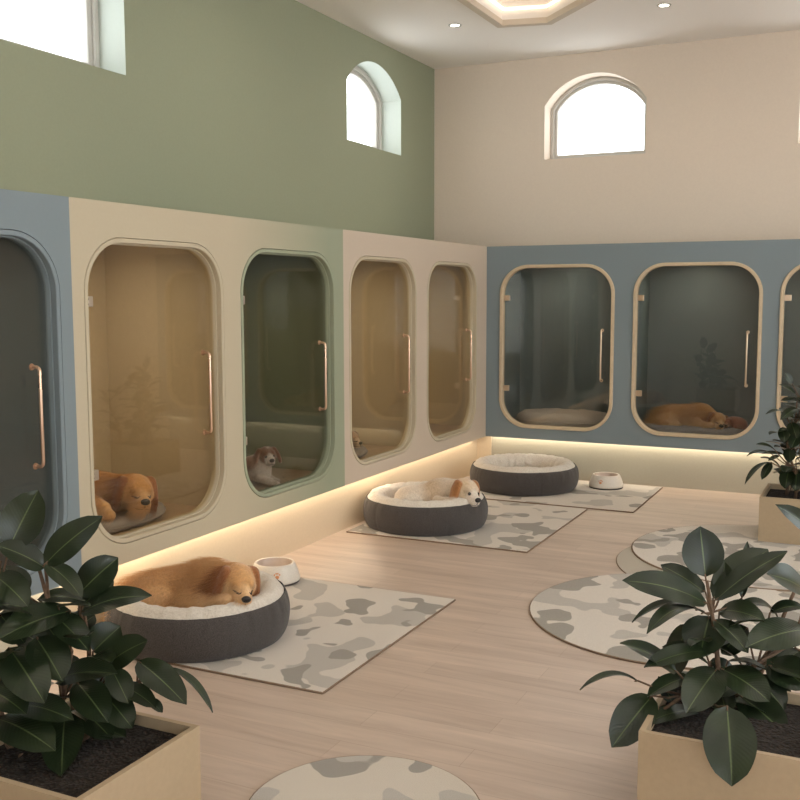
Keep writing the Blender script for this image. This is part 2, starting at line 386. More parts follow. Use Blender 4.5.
for i, p in enumerate(winB): window(f'window_{i+4}', p, mpB, 0.06)
for i, p in enumerate(side_open): window(f'window_{i+7}', p, mpR, 0.08)  # out of view, glazing the added right-wall openings
for i, p in enumerate(front_open): window(f'window_{i+9}', p, mpF, 0.08)  # out of view, glazing the made-up front openings

# ceiling with an irregular polygonal light cove
cove = [(-2.9, 5.9), (-2.9, 7.9), (-2.54, 7.98), (-1.75, 7.18), (-0.9, 6.3), (-0.9, 4.9), (-1.5, 4.4), (-2.3, 5.1)]
mpC = lambda a, b, c: (a, b, c)
structure(plate('ceiling', [(XW-WT, YB-WT), (XR+WT, YB-WT), (XR+WT, YW+WT), (XW-WT, YW+WT)], [cove], HC, HC+0.16, mpC, M['ceiling']))
structure(box('ceiling_2', XW-WT, XR+WT, YB-WT, YW+WT, HC+0.16, HC+0.26, M['ceiling']))
def offset_poly(P, d):
    out = []; n = len(P)
    ar = sum(P[i][0]*P[(i+1) % n][1]-P[(i+1) % n][0]*P[i][1] for i in range(n)); s = 1 if ar > 0 else -1
    for i in range(n):
        p0, p1, p2 = Vector(P[i-1]), Vector(P[i]), Vector(P[(i+1) % n])
        n1 = Vector((p1.y-p0.y, p0.x-p1.x)).normalized()*s; n2 = Vector((p2.y-p1.y, p1.x-p2.x)).normalized()*s
        b = (n1+n2).normalized(); out.append(tuple(p1 + b*(d/max(0.3, b.dot(n1)))))
    return out
structure(ring_plate('trim_1', offset_poly(cove, 0.05), offset_poly(cove, -0.012), HC-0.025, HC+0.02, mpC, M['cove_trim']))
lp = [Vector((*p, HC+0.10)) for p in offset_poly(cove, -0.022)]
bm = bmesh.new(); tube_bm(bm, lp+[lp[0]], 0.012, 8)
tag(from_bm('cove_light', bm, M['cove_led'], smooth=True), 'warm glowing light strip inside the angular ceiling recess', 'light')

# downlights
def make_downlight(x, y, power):
    t = empty('downlight', (x, y, HC))
    bm = bmesh.new(); lathe_bm(bm, [(0.036, 0.001), (0.036, -0.004), (0.050, -0.006), (0.055, 0.0)], 32); from_bm('bezel', bm, M['white_frame'], t, True)
    bm = bmesh.new(); lathe_bm(bm, [(0, -0.003), (0.037, -0.003)], 32); from_bm('diffuser', bm, M['bulb'], t)
    l = bpy.data.lights.new('downlight_lamp', 'AREA'); l.shape = 'DISK'; l.size = 0.07; l.energy = power; l.color = (1.0, 0.90, 0.77); l.spread = math.radians(150)
    o = bpy.data.objects.new('downlight_lamp', l); COL.objects.link(o); o.parent = t; o.location = (0, 0, -0.012)
    return t
DL = 3.6
d1 = make_downlight(-3.264, 7.794, DL); tag(d1, 'small round ceiling downlight nearest the corner above the green wall', 'downlight')
d2 = make_downlight(-1.625, 7.969, DL); tag(d2, 'small round ceiling downlight to the right of the ceiling recess', 'downlight')
for (x, y) in [(0.1, 8.0), (1.9, 8.0), (-3.2, 5.6), (0.1, 5.6), (1.9, 5.6), (-3.2, 3.2), (-1.6, 3.2), (0.1, 3.2), (1.9, 3.2), (-3.2, 0.9), (-1.6, 0.9), (0.1, 0.9), (1.9, 0.9)]:
    tag(make_downlight(x, y, DL), 'small round ceiling downlight further forward in the room', 'downlight', 'downlights above and behind the view')

# ------------------------------------------------------------------ kennels
# local frame of a kennel: x across the front, y into its depth, z up
def make_kennel(name, w, o0, o1, style, side='left'):
    """w = width, opening from o0 to o1 across; style = dict of materials"""
    t = empty(name)
    zb, zt = 0.355, 2.02; q0, q1 = (0.445, 1.865) if side == 'left' else (0.452, 1.856); R = 0.25
    mp = lambda a, b, c: (a, c, b)
    hole = rrect(o0, o1, q0, q1, R)
    plate('front_panel', [(0, zb), (w, zb), (w, zt), (0, zt)], [hole], 0, 0.03, mp, style['face'], t)
    if side == 'left':   # painted two-step rim
        mid = rrect(o0+0.025, o1-0.025, q0+0.025, q1-0.025, R-0.025)
        ring_plate('rim', rrect(o0+0.003, o1-0.003, q0+0.003, q1-0.003, R-0.003), mid, -0.003, 0.06, mp, style['rim'], t, 0.003)
        inn = rrect(o0+0.031, o1-0.031, q0+0.031, q1-0.031, R-0.031)
        ring_plate('inner_rim', rrect(o0+0.023, o1-0.023, q0+0.023, q1-0.023, R-0.023), inn, 0.028, 0.075, mp, style['rim'], t, 0.002)
        gl = rrect(o0+0.03, o1-0.03, q0+0.03, q1-0.03, R-0.03); gy = 0.048
    else:
        mid = rrect(o0+0.026, o1-0.026, q0+0.026, q1-0.026, R-0.026)
        ring_plate('rim', rrect(o0-0.002, o1+0.002, q0-0.002, q1+0.002, R+0.002), mid, -0.014, 0.05, mp, M['wood_trim'], t, 0.005)
        gl = rrect(o0+0.025, o1-0.025, q0+0.025, q1-0.025, R-0.025); gy = 0.030
    # cabin: floor, ceiling, sides, back
    D = 0.86
    bm = bmesh.new()
    add_box(bm, 0.0, 0.025, 0.03, D, zb, zt); add_box(bm, w-0.025, w, 0.03, D, zb, zt)
    add_box(bm, 0.025, w-0.025, D-0.02, D, zb, zt); add_box(bm, 0.0, w, 0.03, D, zt-0.001, zt+0.0)
    add_box(bm, 0.025, w-0.025, 0.03, D-0.02, zt-0.06, zt-0.002)
    from_bm('cabin', bm, style['cabin'], t)
    box('cabin_floor', 0.025, w-0.025, 0.03, D-0.02, zb, 0.44, style['floor'], t)
    rec = 0.137 if side == 'left' else 0.15; zl = 0.3045 if side == 'left' else 0.335
    box('plinth', 0, w, rec, D, 0, zb, style['plinth'], t)
    box('light_strip', 0.0, w, rec-0.075, rec-0.004, zb-0.006, zb-0.0005, style['led'], t)
    d = plate('door', gl, [], gy, gy+0.008, mp, style['glass'], t)
    # patch hinges on the left edge
    for hz in (1.575, 0.79):
        bm = bmesh.new(); hx = o0 + (0.045 if side == 'left' else 0.025)
        add_box(bm, hx-0.008, hx+0.052, gy-0.012, gy+0.02, hz-0.024, hz+0.024, 0.004)
        for k in (-1, 1):
            s = bmesh.ops.create_cone(bm, cap_ends=True, segments=12, radius1=0.006, radius2=0.006, depth=0.004, matrix=Matrix.Translation((hx+0.024, gy-0.014, hz+k*0.011)) @ Matrix.Rotation(PI/2, 4, 'X'))
        from_bm('hinge', bm, style['metal'], d)
    hx = o1 - (0.128 if side == 'left' else 0.105); z0, z1 = 0.885, 1.305; p = 0.045 if side == 'left' else 0.04; r = 0.0078
    pts = [(hx, gy+0.0, z0)]
    for i in range(7): a = PI/2*i/6; pts.append((hx, gy-p+0.02-0.02*math.sin(a), z0+0.02-0.02*math.cos(a)) if False else (hx, gy-p+0.02*(1-math.sin(a)), z0+0.02*(1-math.cos(a))))
    for i in range(7): a = PI/2*i/6; pts.append((hx, gy-p+0.02*(1-math.cos(a)), z1-0.02*(1-math.sin(a))))
    pts.append((hx, gy, z1))
    bm = bmesh.new(); tube_bm(bm, pts, r, 14)
    for zz in (z0, z1):
        bmesh.ops.create_cone(bm, cap_ends=True, segments=18, radius1=0.015, radius2=0.013, depth=0.006, matrix=Matrix.Translation((hx, gy-0.003, zz)) @ Matrix.Rotation(PI/2, 4, 'X'))
    from_bm('handle', bm, style['handle'], d, auto=40)
    # cabin lamp
    bm = bmesh.new(); lathe_bm(bm, [(0, 0), (0.04, 0), (0.048, 0.004)], 24)
    lm = from_bm('cabin_lamp', bm, M['cabin_bulb'], t); lm.location = (w*0.42, 0.45, zt-0.066)
    l = bpy.data.lights.new('cabin_light', 'AREA'); l.shape = 'DISK'; l.size = 0.12; l.energy = style['lamp']; l.color = style.get('lampcol', (1.0, 0.80, 0.58)); l.spread = math.radians(160)
    lo = bpy.data.objects.new('cabin_light', l); COL.objects.link(lo); lo.parent = t; lo.location = (w*0.42, 0.45, zt-0.08)
    return t
def ombre(name, c0, c1, x0, x1):
    m, nt, b = new_mat(name); tc = N(nt, 'ShaderNodeTexCoord'); sp = N(nt, 'ShaderNodeSeparateXYZ'); nt.links.new(tc.outputs['Object'], sp.inputs[0])
    mr = N(nt, 'ShaderNodeMapRange'); nt.links.new(sp.outputs['X'], mr.inputs['Value']); mr.inputs['From Min'].default_value = x0; mr.inputs['From Max'].default_value = x1
    nt.links.new(ramp(nt, mr.outputs['Result'], [(0, c0), (1, c1)]), b.inputs['Base Color']); b.inputs['Roughness'].default_value = 0.55
    b.inputs['Specular IOR Level'].default_value = 0.35; return m
M['ombre'] = ombre('cream_to_sage_paint', CREAM, (0.30, 0.325, 0.225), 0.0, 1.05)
S_blue = dict(face=M['blue'], rim=M['blue'], cabin=M['blue_cabin'], floor=M['grey_floor'], plinth=M['grey_plinth'], led=M['led'], glass=M['glass_grey'], metal=M['steel'], handle=M['copper'], lamp=2.6)
S_cream = dict(face=M['cream'], rim=M['cream'], cabin=M['cream_cabin'], floor=M['cabin_floor'], plinth=M['plinth'], led=M['led'], glass=M['glass_bronze'], metal=M['steel'], handle=M['copper'], lamp=3.8, lampcol=(1.0, 0.91, 0.77))
S_sage = dict(face=M['ombre'], rim=M['sage'], cabin=M['sage_cabin'], floor=M['cabin_floor'], plinth=M['plinth'], led=M['led'], glass=M['glass_grey'], metal=M['steel'], handle=M['copper'], lamp=2.6)
S_pale = dict(S_cream, face=M['pale_cream'], rim=M['cream'])
S_back = dict(S_blue, plinth=M['grey_plinth'], led=M['led_pale'], metal=M['brass'], handle=M['brass'], lamp=3.2, lampcol=(1, 0.88, 0.72))
def place_left(name, y0, y1, oa, ob, st, label):
    k = make_kennel(name, y1-y0, oa-y0, ob-y0, st, 'left'); k.location = (XF, y0, 0); k.rotation_euler = (0, 0, PI/2)
    return tag(k, label, 'dog kennel', 'kennels along the left wall')
def place_back(name, x0, x1, oa, ob, label):
    k = make_kennel(name, x1-x0, oa-x0, ob-x0, S_back, 'back'); k.location = (x0, YF, 0)
    return tag(k, label, 'dog kennel', 'slate blue kennels along the back wall')
place_left('kennel', 2.12, 3.305, 2.205, 3.235, S_blue, 'slate blue kennel at the far left, its door behind the rubber plant')
place_left('kennel', 3.305, 4.47, 3.375, 4.405, S_cream, 'cream kennel with an amber interior where a golden dog sleeps')
place_left('kennel', 4.47, 5.71, 4.56, 5.605, S_sage, 'sage green kennel fading from cream, with a brown and white dog inside')
place_left('kennel', 5.71, 6.925, 5.783, 6.835, S_pale, 'pale cream kennel directly right of the sage green kennel')
place_left('kennel', 6.925, 8.29, 7.02, 8.065, S_pale, 'empty pale cream kennel next to the inner corner')
place_back('kennel', XF, -1.955, -3.035, -2.035, 'slate blue kennel next to the inner corner, holding an empty oat cushion')
place_back('kennel', -1.955, -0.81, -1.877, -0.877, 'slate blue kennel with a golden dog lying on a grey cushion')
place_back('kennel', -0.81, 0.36, -0.747, 0.255, 'slate blue kennel at the right edge, partly behind the far rubber plant')
# cream end post closing the inner corner of the plinths
bm = bmesh.new(); add_box(bm, XF-0.16, XF-0.137, YF, YF+0.152, 0, 0.354); add_box(bm, XF-0.137, XF, YF+0.145, YF+0.152, 0, 0.354); structure(from_bm('trim_2', bm, M['plinth']))

# ------------------------------------------------------------------ rugs
def flat_rug(name, outline, mat, z, label, cat='rug', th=0.009, edge=True):
    cx = sum(p[0] for p in outline)/len(outline); cy = sum(p[1] for p in outline)/len(outline)
    o = plate(name, [(p[0]-cx, p[1]-cy) for p in outline], [], 0, th, mpC, mat); o.location = (cx, cy, z)
    if edge:
        pts = [Vector((p[0]-cx, p[1]-cy, th*0.5)) for p in outline]; bm = bmesh.new()
        if len(pts) < 10: # straight edges
            q = []
            for i in range(len(pts)):
                a, b = pts[i], pts[(i+1) % len(pts)]; q += [a.lerp(b, 0.002), a.lerp(b, 0.998)]
            pts = q
        tube_bm(bm, pts+[pts[0]], th*0.55, 6); from_bm('edge_binding', bm, M['rug_edge'], o, True)
    tag(o, label, cat); return o
def circle_pts(cx, cy, r, n=72): return [(cx+r*math.cos(2*PI*i/n), cy+r*math.sin(2*PI*i/n)) for i in range(n)]
flat_rug('rectangular_rug', [(-3.25, 3.385), (-1.985, 3.385), (-1.985, 4.77), (-3.25, 4.77)], rug_mat('camouflage_rug_one', 1.0), 0.0, 'rectangular camouflage rug under the bed with the golden puppy')
flat_rug('rectangular_rug', [(-3.24, 5.87), (-1.96, 5.87), (-1.96, 7.27), (-3.24, 7.27)], rug_mat('camouflage_rug_two', 5.0), 0.0, 'rectangular camouflage rug under the bed with the white spotted dog')
flat_rug('rectangular_rug', [(-3.0, 7.31), (-1.625, 7.31), (-1.625, 8.38), (-3.0, 8.38)], rug_mat('camouflage_rug_three', 9.0), 0.0, 'rectangular camouflage rug under the empty bed by the corner')
flat_rug('round_rug', circle_pts(-0.87, 5.02, 0.745), rug_mat('camouflage_rug_round', 13.0), 0.0, 'large round camouflage rug behind the right foreground plant', th=0.010)
flat_rug('round_rug', circle_pts(-0.663, 6.11, 0.77, 96), paint('taupe_rug_pile', (0.43, 0.385, 0.32), 0.95, 0.12, spec=0.1, bumps=0.5, scale=300), 0.0, 'plain taupe round rug lying under a lighter round rug', th=0.006)
flat_rug('round_rug', circle_pts(-0.63, 6.43, 0.78), rug_mat('camouflage_rug_pale', 21.0), 0.0, 'pale round camouflage rug on top of the taupe round rug', th=0.014)
flat_rug('round_rug', circle_pts(-1.402, 2.635, 0.368), rug_mat('camouflage_rug_front', 30.0, base=(0.62, 0.56, 0.48)), 0.0, 'small round camouflage rug at the bottom edge between the two near planters')

# ------------------------------------------------------------------ dog beds
def make_bed():
    t = empty('dog_bed')
    rnd = random.Random(4); ph = [rnd.random()*6.3 for _ in range(6)]
    def wr(a, k): return 0.5*math.sin(23*a+ph[0]) + 0.3*math.sin(37*a+ph[1]) + 0.2*math.sin(61*a+ph[2])
    H = 0.225
    def f1(r, z, a):
        k = math.exp(-((z-0.17)/0.05)**2); seam = 0.004*max(0, 1-abs(((a*5/(2*PI)) % 1)-0.5)*60)
        return r + 0.0035*wr(a, 0)*k + 0.002*math.sin(7*a+ph[3]) - seam, z
    prof = []
    for i in range(25):
        u = i/24; an = -1.15 + u*2.15
        prof.append((0.395 + 0.056*math.cos(an)*1.0, 0.105 + 0.105*math.sin(an)/math.sin(1.15)*(0.98 if an < 0 else 0.93)))
    bm = bmesh.new(); lathe_bm(bm, [(0, 0.0), (0.3, 0.0)] + prof, 240, f1); from_bm('outer_cover', bm, M['felt'], t, True)
    r0, z0 = prof[-1]
    def f2(r, z, a):
        k = max(0, min(1, (0.40-r)/0.1)); return r + 0.006*wr(a, 0)*k, z + 0.004*wr(a*1.0+1, 0) * max(0, min(1, (r0-r)/0.03))
    pr = [(r0+0.001, z0-0.004)]
    for i in range(1, 22):
        u = i/21; an = PI*0.32 + u*PI*0.86
        pr.append((0.362 + 0.078*math.cos(an), 0.145 + 0.082*math.sin(an)))
    pr += [(0.268, 0.125), (0.262, 0.112), (0.30, 0.09)]
    pr = [(min(a, r0-0.005), b) for a, b in pr]
    bm = bmesh.new(); lathe_bm(bm, pr, 240, f2); from_bm('fleece_bolster', bm, M['fleece'], t, True)
    def f3(r, z, a): return r*(1+0.012*math.sin(5*a)+0.008*math.sin(11*a+1)), z + 0.003*math.sin(9*a)*(r/0.27)
    bm = bmesh.new(); lathe_bm(bm, [(0, 0.150), (0.06, 0.150), (0.12, 0.147), (0.18, 0.141), (0.22, 0.132), (0.25, 0.118), (0.268, 0.10), (0.272, 0.08), (0, 0.075)], 120, f3)
    from_bm('inner_cushion', bm, M['fleece'], t, True)
    return t
BEDS = [(-2.872, 3.752), (-2.855, 6.315), (-2.672, 7.900)]
bed = make_bed(); lbl = ['round charcoal dog bed with cream fleece under the sleeping golden puppy', 'round charcoal dog bed with cream fleece holding the white spotted dog', 'empty round charcoal dog bed with cream fleece beside the back kennels']
for i, (x, y) in enumerate(BEDS):
    b = bed if i == 0 else copy_tree(bed)
    b.location = (x, y, 0.009); b.scale = ((0.955, 0.955, 1.02), (0.965, 0.965, 1.02), (1.0, 1.0, 0.98))[i]; b.rotation_euler = (0, 0, i*1.1); tag(b, lbl[i], 'dog bed', 'round dog beds')

# ------------------------------------------------------------------ bowls
def make_bowl():
    t = empty('dog_bowl'); k = 1.0
    bm = bmesh.new(); lathe_bm(bm, [(0.122, 0.008), (0.130, 0.012), (0.130, 0.020), (0.124, 0.045), (0.113, 0.075), (0.104, 0.094), (0.100, 0.100), (0.095, 0.101), (0.090, 0.098)], 64)
    from_bm('shell', bm, M['bowl'], t, True)
    bm = bmesh.new(); lathe_bm(bm, [(0.0905, 0.0985), (0.086, 0.085), (0.080, 0.062), (0.066, 0.050), (0, 0.047)], 64); from_bm('inner_dish', bm, M['bowl_inside'], t, True)
    bm = bmesh.new(); lathe_bm(bm, [(0, 0.0), (0.124, 0.0), (0.126, 0.004), (0.124, 0.009), (0, 0.009)], 64); from_bm('rubber_foot', bm, M['rubber'], t, True)
    # paw print: pad and four toes lying on the shell
    bm = bmesh.new()
    def blob(u, z, rx, rz):
        vs = []
        for i in range(14):
            a = 2*PI*i/14; zz = z + rz*math.sin(a); rr = 0.124 + (0.113-0.124)*(zz-0.045)/0.03 + 0.0012
            th = (u + rx*math.cos(a))/0.118; vs.append(bm.verts.new((rr*math.cos(th), rr*math.sin(th), zz)))
        bm.faces.new(vs)
    blob(0, 0.052, 0.010, 0.008)
    for u, z in ((-0.013, 0.063), (-0.0045, 0.069), (0.0045, 0.069), (0.013, 0.063)): blob(u, z, 0.0036, 0.0046)
    from_bm('paw_print', bm, M['orange'], t)
    return t
bw = make_bowl()
bw.location = (-3.025, 4.645, 0.0105); bw.rotation_euler = (0, 0, math.atan2(-4.65, 2.99)+0.10); tag(bw, 'cream dog bowl with an orange paw print beside the golden puppy bed', 'dog bowl', 'dog bowls')
bw.scale = (1.09,)*3; bw2 = copy_tree(bw); bw2.location = (-2.045, 8.165, 0.0105); bw2.rotation_euler = (0, 0, math.atan2(-8.1, 2.04)-0.35); tag(bw2, 'cream dog bowl with an orange paw print near the blue kennels', 'dog bowl', 'dog bowls')

# ------------------------------------------------------------------ dogs (one smooth blended surface each)
def surface_net(f, lo, hi, h):
    nx, ny, nz = [int(math.ceil((hi[i]-lo[i])/h))+1 for i in range(3)]
    X, Y, Z = np.meshgrid(lo[0]+h*np.arange(nx), lo[1]+h*np.arange(ny), lo[2]+h*np.arange(nz), indexing='ij')
    V = f(np.stack([X.ravel(), Y.ravel(), Z.ravel()], 1)).reshape(nx, ny, nz)
    S = V < 0
    acc = np.zeros((nx-1, ny-1, nz-1, 3)); cnt = np.zeros((nx-1, ny-1, nz-1))
    def sl(A, d): return A[d[0]:nx-1+d[0], d[1]:ny-1+d[1], d[2]:nz-1+d[2]]
    for ax in range(3):
        for b0 in (0, 1):
            for b1 in (0, 1):
                d = [0, 0, 0]; o = [i for i in range(3) if i != ax]; d[o[0]] = b0; d[o[1]] = b1
                e = list(d); e[ax] = 1
                va, vb = sl(V, d), sl(V, e); m = (va < 0) != (vb < 0)
                t = np.where(m, va/np.where(m, va-vb, 1), 0)
                for k in range(3):
                    p = np.full(t.shape, float(d[k])) if k != ax else t
                    acc[..., k] += np.where(m, p, 0)
                cnt += m
    act = cnt > 0; idx = -np.ones(act.shape, int); idx[act] = np.arange(act.sum())
    ii = np.argwhere(act); P = (ii + acc[act]/cnt[act][:, None])*h + np.array(lo)
    Q = []
    for ax in range(3):
        o = [i for i in range(3) if i != ax]
        s0 = [slice(1, -1)]*3; s0[ax] = slice(0, -1); s1 = [slice(1, -1)]*3; s1[ax] = slice(1, None)
        a, b = S[tuple(s0)], S[tuple(s1)]
        loc = np.argwhere(a != b)
        if not len(loc): continue
        base = loc.copy(); base[:, o[0]] += 1; base[:, o[1]] += 1
        def c(d0, d1):
            q = base.copy(); q[:, o[0]] += d0; q[:, o[1]] += d1; return idx[q[:, 0], q[:, 1], q[:, 2]]
        quad = np.stack([c(-1, -1), c(0, -1), c(0, 0), c(-1, 0)], 1)
        fl = a[tuple(loc.T)]
        if ax == 1: fl = ~fl
        quad[~fl] = quad[~fl][:, ::-1]; Q.append(quad)
    return P, np.concatenate(Q)
class Blob:
    """groups of ellipsoids and tapered capsules, blended softly inside a group and tightly between groups"""
    def __init__(s): s.g = {}; s.k = {}
    def grp(s, g, k): s.g.setdefault(g, []); s.k[g] = k
    def ell(s, g, c, r, col, M3=None): s.g[g].append(('e', np.array(c, float), np.array(r, float), None if M3 is None else np.array(M3), np.array(col, float)))
    def cap(s, g, a, b, ra, rb, col): s.g[g].append(('c', np.array(a, float), np.array(b, float), (ra, rb), np.array(col, float)))
    def evaluate(s, P, colour=False):
        D = []; C = []
        for g, L in s.g.items():
            k = s.k[g]; ds = []
            for p in L:
                if p[0] == 'e':
                    q = P - p[1]
                    if p[3] is not None: q = q @ p[3]
                    a = np.linalg.norm(q/p[2], axis=1); b = np.linalg.norm(q/p[2]**2, axis=1)+1e-9; ds.append(a*(a-1)/b)
                else:
                    ab = p[2]-p[1]; t = np.clip(((P-p[1]) @ ab)/(ab @ ab), 0, 1); ds.append(np.linalg.norm(P-p[1]-t[:, None]*ab, axis=1) - (p[3][0]+(p[3][1]-p[3][0])*t))
            ds = np.array(ds); m = ds.min(0); e = np.exp(-(ds-m)/k); D.append(m - k*np.log(e.sum(0)))
            if colour:
                e2 = np.exp(-(ds-m)/(0.5*k)); C.append((e2/e2.sum(0)).T @ np.array([p[4] for p in L]))
        D = np.array(D); m = D.min(0); e = np.exp(-(D-m)/0.004)
        d = m - 0.004*np.log(e.sum(0))
        if not colour: return d
        e = np.exp(-(D-m)/0.0025); e /= e.sum(0); return d, sum(e[i][:, None]*C[i] for i in range(len(C)))
    def bounds(s):
        lo = np.full(3, 9.); hi = np.full(3, -9.)
        for L in s.g.values():
            for p in L:
                if p[0] == 'e': r = p[2].max(); lo = np.minimum(lo, p[1]-r); hi = np.maximum(hi, p[1]+r)
                else:
                    r = max(p[3]); lo = np.minimum(lo, np.minimum(p[1], p[2])-r); hi = np.maximum(hi, np.maximum(p[1], p[2])+r)
        return lo-0.03, hi+0.03

def head_frame(face, tilt=0.0):
    f = Vector(face).normalized(); s = Vector((0, 0, 1)).cross(f).normalized(); t = f.cross(s)      # s = dog's left
    c, n = math.cos(tilt), math.sin(tilt); s, t = s*c+t*n, t*c-s*n
    return np.array([list(f), list(s), list(t)]).T      # columns
def add_head(B, pos, face, tilt, sc, col):
    Rm = head_frame(face, tilt); pos = np.array(pos, float)
    L = lambda x, y, z: pos + Rm @ (np.array([x, y, z], float)*sc)
    B.grp('head', 0.0075*sc); h = 'head'; dk = tuple(c*0.62 for c in col['brow'])
    B.ell(h, L(-0.005, 0, 0.004), np.array((0.068, 0.062, 0.056))*sc, col['skull'], Rm)
    B.ell(h, L(0.030, 0, 0.014), np.array((0.040, 0.042, 0.036))*sc, col['brow'], Rm)
    B.cap(h, L(0.050, 0, -0.012), L(0.104, 0, -0.022), 0.033*sc, 0.0265*sc, col['muzzle'])
    B.cap(h, L(0.055, 0, 0.004), L(0.105, 0, -0.008), 0.020*sc, 0.016*sc, col.get('blaze', col['muzzle']))
    if col.get('blaze'): B.cap(h, L(0.02, 0, 0.046), L(0.065, 0, 0.010), 0.011*sc, 0.013*sc, col['blaze'])
    for s in (-1, 1):
        B.ell(h, L(0.026, s*0.038, -0.018), np.array((0.036, 0.026, 0.032))*sc, col['cheek'], Rm)
        B.ell(h, L(0.098, s*0.015, -0.034), np.array((0.024, 0.0165, 0.022))*sc, col['muzzle'], Rm)      # flews
        B.ell(h, L(0.052, s*0.026, 0.026), np.array((0.016, 0.015, 0.010))*sc, col['brow'], Rm)         # brow ridge
        B.ell(h, L(0.056, s*0.028, 0.007), np.array((0.012, 0.013, 0.010))*sc, dk, Rm)                  # eye socket
    B.cap(h, L(0.030, 0, -0.044), L(0.088, 0, -0.052), 0.026*sc, 0.014*sc, col['muzzle'])
    # drooping ears
    B.grp('ears', 0.007*sc)
    for s in (-1, 1):
        a = (0.45 if col.get('ear_out') else 0.20)*s; Ry = np.array([[1, 0, 0], [0, math.cos(a), -math.sin(a)], [0, math.sin(a), math.cos(a)]])
        g = 'ears'; eo = 0.010 if col.get('ear_out') else 0.0
        B.ell(g, L(-0.006, s*0.058, 0.034), np.array((0.028, 0.016, 0.018))*sc, col['ear'], Rm @ Ry)
        B.ell(g, L(0.002, s*(0.072+eo), 0.004), np.array((0.034, 0.013, 0.036))*sc, col['ear'], Rm @ Ry)
        B.ell(g, L(0.010, s*(0.078+eo*1.6), -0.034), np.array((0.031, 0.012, 0.036))*sc, col['ear'], Rm @ Ry)
        B.ell(g, L(0.014, s*(0.079+eo*2), -0.060), np.array((0.020, 0.010, 0.020))*sc, col['ear'], Rm @ Ry)
    return L, Rm
def add_paw(B, g, p, d, sc, col):
    d = np.array(d, float); d /= np.linalg.norm(d); side = np.cross(d, (0, 0, 1.)); side /= np.linalg.norm(side); p = np.array(p, float)
    B.grp('toes', 0.004*sc)
    for k in (-1.5, -0.5, 0.5, 1.5):
        B.ell('toes', p + d*(0.016 if abs(k) < 1 else 0.010)*sc + side*k*0.012*sc, np.array((0.011, 0.011, 0.011))*sc, col)
